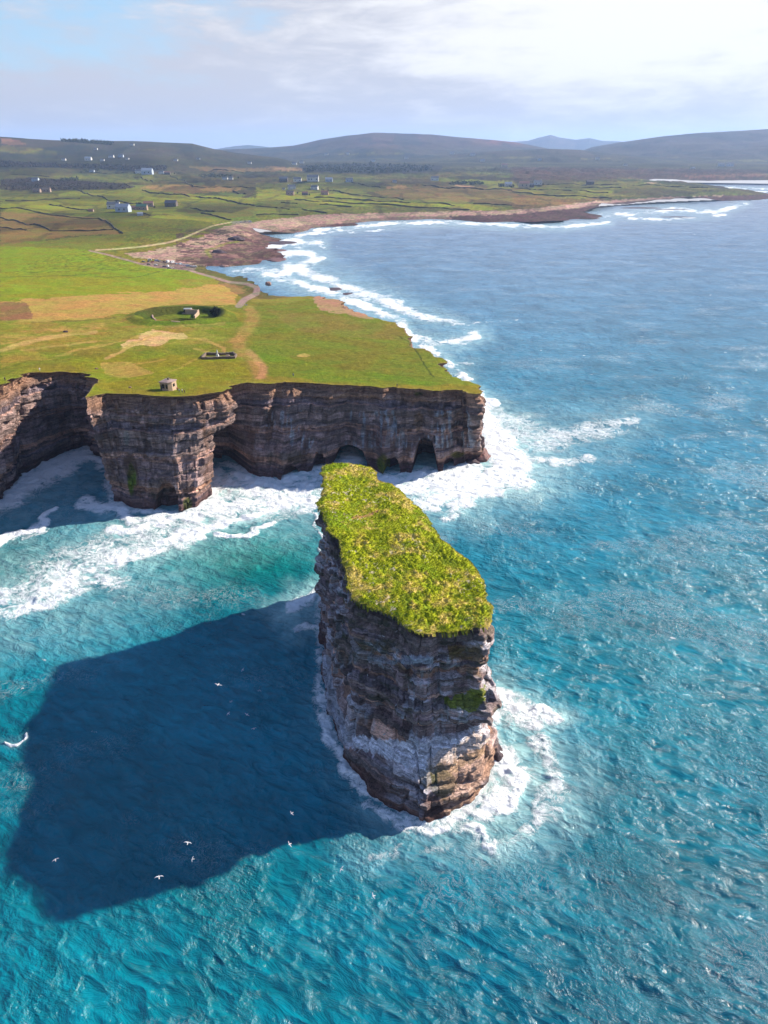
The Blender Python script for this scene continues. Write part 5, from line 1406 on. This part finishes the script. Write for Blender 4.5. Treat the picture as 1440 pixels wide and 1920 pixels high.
person(365, 506.5, .3, (230, 120, 110), (80, 70, 80), 'person in coral red walking beside the one in pink')

# ---- loose stones and a notice board
def rock(name, x, y, z, sx, sy, sz, mat, label, cat='rock', group=None, seed=0, rz=0):
    bm = bmesh.new(); bmesh.ops.create_icosphere(bm, subdivisions=4, radius=1)
    co_ = np.array([v.co[:] for v in bm.verts])
    n = fbm3(co_[:, 0] * 1.3 + seed, co_[:, 1] * 1.3, co_[:, 2] * 1.3, 3, 500 + seed)
    st = np.floor(co_[:, 2] * 3.2 + n * 1.5) / 3.2
    rr_ = .62 + .7 * n + .12 * (rnd((st * 10).astype(int), 0, seed) - .5) + .2 * (fbm3(co_[:, 0] * 4, co_[:, 1] * 4, co_[:, 2] * 4, 3, 510 + seed) - .5)
    for v, q, k in zip(bm.verts, co_, rr_): v.co = Vector((q[0] * k * sx, q[1] * k * sy, q[2] * k * sz))
    for f in bm.faces: f.smooth = False
    me = bpy.data.meshes.new(name); bm.to_mesh(me); bm.free(); me.materials.append(mat)
    o = bpy.data.objects.new(name, me); C.objects.link(o); o.location = (x, y, z); o.rotation_euler = (0, 0, rz)
    return tag(o, label, cat, group)
def mat_boulder(name, a, b_):
    m, nt, b = newmat(name); p = geo_pos(nt)
    n = noise_n(nt, mapping(nt, p, (.3, .3, 1.5)), 1, 6, .7)
    nt.links.new(mixc(nt, maprange(nt, n, .35, .65, 0, 1), tuple(a), tuple(b_)), b.inputs['Base Color']); b.inputs['Roughness'].default_value = .75
    nt.links.new(bump(nt, n, .8, .6), b.inputs['Normal']); return m
mp_ = mat_boulder('wet_pink_rock', A(96, 62, 66), A(176, 120, 112)); md_ = mat_boulder('wet_dark_rock', A(62, 46, 58), A(112, 84, 92)); ml_ = mat_boulder('dry_rock', A(150, 112, 98), A(214, 168, 150))
def sea_rock(u, v, sx, sy, sz, m_, l, seed, z=-.3, cat='rock', rz=0):
    q = at0(u, v); rock('sea_rock', q[0], q[1], z - sz * .18, sx, sy, sz * .8, m_, l, cat, None, seed, rz)
sea_rock(897, 855, 7.5, 9, 7.5, mp_, 'big dark pink rock in the surf at the foot of the east corner', 1); sea_rock(885, 868, 4.5, 5, 3.6, md_, 'lower dark rock between the east corner and the big pink rock', 2)
sea_rock(926, 1412, 2.6, 4.2, 4.2, md_, 'dark purple rock hugging the right foot of the sea stack', 3, rz=.3); sea_rock(915, 1465, 1.9, 3, 1.6, md_, 'small wet rock in front of the dark purple one at the stack', 4)
sea_rock(627, 543, 8, 12, 2.2, md_, 'left dark reef in the white surf off the headland shore', 5); sea_rock(650, 552, 8, 9, 2.0, md_, 'right dark reef in the white surf off the headland shore', 6); sea_rock(731, 576, 3.5, 4, 1.2, md_, 'tiny dark reef farther out in the surf', 7)
sea_rock(524, 456, 26, 24, 4, md_, 'dark reef at the upper left of the bay, off the rock platform', 8); sea_rock(520, 487, 14, 20, 3.5, mp_, 'pink brown reef at the lower end of the rock platform', 9); sea_rock(508, 470, 24, 16, 3.5, mp_, 'middle reef of the three off the rock platform', 10)
sea_rock(1200, 390, 60, 18, 3.5, md_, 'long dark reef in the far surf, left one', 11); sea_rock(1262, 393, 50, 14, 2.6, md_, 'long dark reef in the far surf, right one', 12); sea_rock(1272, 407, 46, 12, 2.4, md_, 'thin dark reef nearest the open sea off the point', 13)
sea_rock(380, 962, 2.4, 2.2, 1.6, mp_, 'small pink rock at the tip of the promontory foot', 14); sea_rock(330, 972, 6, 2.4, 1.5, mp_, 'low wet shelf under the front of the promontory', 15); sea_rock(235, 952, 5, 3, 1.5, md_, 'low wet shelf under the left corner of the promontory', 21)
for u, v, sx, sz, m_, l, sd in [(503, 532, 6, 4, ml_, 'pink boulder on the turf edge above the bay'), (421, 500, 5.5, 2.4, ml_, 'pale pink boulder in the tidal inlet by the car park'), (410, 474, 9, 4, md_, 'dark outcrop on the shingle behind the car park'), (443, 449, 14, 5, md_, 'dark outcrop in the upper part of the rock platform')] and \
        [(503, 532, 3.6, 2.4, ml_, 'pink boulder on the turf edge above the bay', 16), (421, 500, 5.5, 2.4, ml_, 'pale pink boulder in the tidal inlet by the car park', 17), (410, 474, 9, 4, md_, 'dark outcrop on the shingle behind the car park', 18), (443, 449, 14, 5, md_, 'dark outcrop in the upper part of the rock platform', 19)]:
    q = at_ground(u, v); rock('boulder', q.x, q.y, q.z, sx, sx * .8, sz, m_, l, 'boulder', None, sd)
for u, v, sz, l, sd in [(123, 623, .9, 'dark stone lying alone in the tan grass on the left', 31), (181, 692, .5, 'small reddish stone on the turf behind the cove', 32), (244, 727, .45, 'small brown stone on the turf above the promontory face', 33)]:
    q = at_ground(u, v); rock('stone', q.x, q.y, q.z + sz * .3, sz * 1.6, sz, sz, md_ if sd == 31 else ml_, l, 'stone', None, sd)
p = at_ground(462, 575); nb_ = empty('notice_board', p, .3); tag(nb_, 'small pale notice board where the tarmac path turns to dirt', 'sign')
kin(nb_, 'panel', MB().box(-.9, .9, -.05, .05, .9, 1.9), white)
for x in (-.8, .8): kin(nb_, 'post', MB().box(x - .06, x + .06, -.04 + .1, .04 + .1, -.3, 2.0), darkstone)

# ---- gulls
gw = mt('gull_white', (246, 244, 240), .6, noise=.03); gg = mt('gull_grey', (196, 202, 214), .6, noise=.05); gb_ = mt('bill', (220, 170, 60), .5)
def gull_parts(root, spread):
    n = 10
    rings = [[(rx * math.cos(a), y, rz_ * math.sin(a) + zc) for a in [k * 2 * PI / n for k in range(n)]] for y, rx, rz_, zc in
             ((-.34, .005, .01, .0), (-.30, .09, .012, 0), (-.18, .06, .045, .0), (-.05, .085, .08, 0), (.08, .085, .085, .0), (.18, .05, .05, .02), (.23, .045, .045, .03), (.28, .035, .035, .03), (.31, .012, .012, .025))]
    b = MB().loft(rings)
    kin(root, 'body', b, gw, smooth=True)
    kin(root, 'bill', MB().loft([[(.012 * math.cos(a), .30, .025 + .012 * math.sin(a)) for a in (0, 2, 4)], [(.002 * math.cos(a), .37, .015 + .002 * math.sin(a)) for a in (0, 2, 4)]]), gb_)
    for sg in (-1, 1):
        if spread:
            secs = [(0, .12, -.08, .02), (.25, .14, -.06, .12), (.5, .07, -.08, .10), (.72, -.08, -.14, .02)]
        else:
            secs = [(.0, .12, -.1, .03), (.03, .1, -.2, .045), (.035, -.05, -.32, .04), (.02, -.3, -.4, .03)]
        vs = []; 
        for x, yf, yb, z in secs:
            for yy, dz in ((yf, .0), ((yf + yb) / 2, .018), (yb, .0), ((yf + yb) / 2, -.006)): vs.append((sg * (x + .06), yy, z + dz))
        fs = []
        for k in range(3):
            for i_ in range(4): fs.append((k * 4 + i_, k * 4 + (i_ + 1) % 4, k * 4 + 4 + (i_ + 1) % 4, k * 4 + 4 + i_))
        fs += [(0, 1, 2, 3), (12, 13, 14, 15)]
        kin(root, 'wing', MB().add(vs, fs), gg, smooth=False)
    kin(root, 'tail', MB().add([(-.03, -.26, .01), (.03, -.26, .01), (.08, -.45, .01), (-.08, -.45, .01), (-.03, -.26, -.005), (.03, -.26, -.005), (.08, -.45, -.003), (-.08, -.45, -.003)],
                               [(0, 1, 2, 3), (7, 6, 5, 4), (0, 4, 5, 1), (1, 5, 6, 2), (2, 6, 7, 3), (3, 7, 4, 0)]), gw)
def copy_tree(o, parent=None):
    c_ = o.copy(); C.objects.link(c_); c_.parent = parent
    for ch in list(o.children): copy_tree(ch, c_)
    return c_
fly = empty('gull', (0, 0, 0)); gull_parts(fly, True); tag(fly, 'x', 'gull', 'gulls gliding over the water')
FL = [(409, 1284, 38, 2.9, 'pinkish white gull highest above the shadow, wings straight up and down'), (428, 1338, 25, 1.2, 'left one of two small gulls in mid shadow left of the stack'), (463, 1340, 25, 2.6, 'right one of two small gulls in mid shadow left of the stack'),
      (476, 1366, 20, .3, 'small gull just below the pair in mid shadow'), (42, 1291, 22, 1.5, 'gull over the bright water at the left edge'), (547, 1525, 22, 2.2, 'gull over the dark water close to the foot of the stack'),
      (352, 1580, 34, .1, 'gull with spread wings over the lower part of the shadow'), (361, 1611, 22, 1.6, 'small gull just below the one with spread wings'), (298, 1644, 38, .4, 'largest white gull near the lower rim of the shadow'),
      (543, 1583, 24, 2.2, 'gull near the lower right rim of the shadow'), (455, 1256, 20, 1.2, 'tiny gull in the upper part of the shadow'), (104, 1612, 18, .5, 'tiny gull in the lower left corner of the shadow'),
      (640, 1630, 22, 1.1, 'tiny gull over bright water below the stack'), (1320, 952, 28, .4, 'lone gull over the open sea at the right'), (214, 1130, 24, .9, 'lone gull over the turquoise water below the surf band'), (700, 1420 + 260, 26, 1.9, 'lone gull over the turquoise water below the stack, farthest down')]
for k, (u, v, z, rz, l) in enumerate(FL):
    g = fly if k == 0 else copy_tree(fly); q = at0(u, v, z); g.location = (q[0], q[1], z); g.rotation_euler = (rng.uniform(-.2, .2), rng.uniform(-.4, .4), rz); g['label'] = l
    sc_ = .8 if k else 1.0; g.scale = (sc_, sc_, sc_)
sit = empty('gull', (0, 0, 0)); gull_parts(sit, False); tag(sit, 'small white gull perched on a ledge of the sea stack', 'gull', 'gulls perched on the stack ledges')
cand = np.where((STK_flat > .45) & (STK_P[:, 1] < 135) & (STK_P[:, 2] > 9) & (STK_P[:, 2] < 41))[0]
pk_ = rng.permutation(cand)[:46]
for k, i_ in enumerate(pk_):
    g = sit if k == 0 else copy_tree(sit); q = STK_P[i_]; g.location = (q[0], q[1], q[2] + .1); g.rotation_euler = (0, 0, rng.uniform(0, 6.28))
#@@E@@

# ------------------------------------------------------------------ light, sky, air, camera
W = bpy.data.worlds.new('World'); S.world = W; W.use_nodes = True
nt = W.node_tree; nt.nodes.clear()
outw = N(nt, 'ShaderNodeOutputWorld'); bg = N(nt, 'ShaderNodeBackground')
sky = N(nt, 'ShaderNodeTexSky', sky_type='NISHITA'); sky.sun_disc = False
sky.sun_elevation = math.asin(SUN_DIR.z); sky.sun_rotation = math.atan2(SUN_DIR.x, SUN_DIR.y)
sky.altitude = 100; sky.air_density = 1.0; sky.dust_density = .6; sky.ozone_density = 2.0
tc = N(nt, 'ShaderNodeTexCoord').outputs['Generated']
sep = N(nt, 'ShaderNodeSeparateXYZ'); nt.links.new(tc, sep.inputs[0])
n1 = noise_n(nt, mapping(nt, tc, (4.2, 4.2, 14)), 1, 9, .64, .25)
n2 = noise_n(nt, mapping(nt, tc, (9, 9, 44)), 1, 7, .62, .3)
def hole(u, v, rad, k):
    d_ = dir_of(u, v); d_ = d_ / np.linalg.norm(d_)
    dn = N(nt, 'ShaderNodeVectorMath', operation='SUBTRACT'); nt.links.new(tc, dn.inputs[0]); dn.inputs[1].default_value = tuple(d_)
    ml = N(nt, 'ShaderNodeVectorMath', operation='MULTIPLY'); nt.links.new(dn.outputs[0], ml.inputs[0]); ml.inputs[1].default_value = (1, 1, 2.2)
    ln = N(nt, 'ShaderNodeVectorMath', operation='LENGTH'); nt.links.new(ml.outputs[0], ln.inputs[0])
    return maprange(nt, ln.outputs['Value'], 0, rad, k, 0, True)
cov = math_n(nt, 'ADD', math_n(nt, 'MULTIPLY', n1, 1.0), math_n(nt, 'MULTIPLY', n2, .35))
for args in ((90, -10, .30, .36), (560, 30, .14, .10), (60, 235, .16, .10), (1080, 236, .14, .08)): cov = math_n(nt, 'SUBTRACT', cov, hole(*args))
cmask = maprange(nt, cov, .26, .56, 0, 1, True)
lit = math_n(nt, 'ADD', math_n(nt, 'MULTIPLY', n2, .8), math_n(nt, 'MULTIPLY', n1, .5))
for args in ((1330, 90, .42, .34), (1000, 150, .3, .12), (620, 190, .2, .12), (280, 245, .16, .14)): lit = math_n(nt, 'ADD', lit, hole(*args))
for args in ((1280, 200, .18, .34), (1000, 214, .16, .24), (760, 214, .2, .2), (500, 205, .2, .16), (200, 150, .24, .2), (60, 120, .2, .14)): lit = math_n(nt, 'SUBTRACT', lit, hole(*args))
shade = maprange(nt, lit, .52, .94, 0, 1, True)
cloudc = mixc(nt, shade, (3.0, 2.95, 3.2), (5.0, 4.85, 4.7))
skyc = mixc(nt, .6, sky.outputs[0], (1.5, 2.8, 4.0))
final = mixc(nt, math_n(nt, 'MULTIPLY', cmask, .96), skyc, cloudc)
final = mixc(nt, maprange(nt, sep.outputs[2], .0, .045, .5, 0), final, (3.5, 3.5, 3.7))
# broken cloud gives way to deep clear blue overhead
final = mixc(nt, maprange(nt, sep.outputs[2], .2, .5, 0, .93, True), final, (.6, 1.3, 3.0))
nt.links.new(final, bg.inputs[0]); bg.inputs[1].default_value = .1
nt.links.new(bg.outputs[0], outw.inputs[0])

sl = bpy.data.lights.new('sun', 'SUN'); sl.energy = 5.0; sl.angle = math.radians(.9); sl.color = (1, .90, .76)
so = bpy.data.objects.new('sun', sl); C.objects.link(so); so.rotation_euler = SUN_DIR.to_track_quat('Z', 'Y').to_euler(); so.location = (300, 100, 400)

m = bpy.data.materials.new('haze'); m.use_nodes = True; nt = m.node_tree; nt.nodes.clear()
om = N(nt, 'ShaderNodeOutputMaterial'); pv = N(nt, 'ShaderNodeVolumePrincipled')
pv.inputs['Color'].default_value = (.42, .62, 1.0, 1); pv.inputs['Density'].default_value = 5e-5; pv.inputs['Anisotropy'].default_value = .2
nt.links.new(pv.outputs[0], om.inputs['Volume'])
hz_ = MB().box(-42000, 42000, -32000, 32000, -6, 760).build('haze', m)
tag(hz_, kind='stuff', label='thin blue sea air over the whole view')

cam = bpy.data.cameras.new('camera'); co = bpy.data.objects.new('camera', cam); C.objects.link(co)
co.location = (0, 0, CAM_H); co.rotation_euler = (math.radians(90) - PITCH, 0, 0)
cam.sensor_fit = 'VERTICAL'; cam.sensor_height = 36; cam.lens = FOC / 1920 * 36
cam.clip_end = 90000; cam.clip_start = .5
S.camera = co
S.view_settings.view_transform = 'Standard'; S.view_settings.look = 'None'; S.view_settings.gamma = 1
S.view_settings.exposure = 1.12
S.cycles.use_denoising = True
S.cycles.max_bounces = 6; S.cycles.volume_bounces = 1
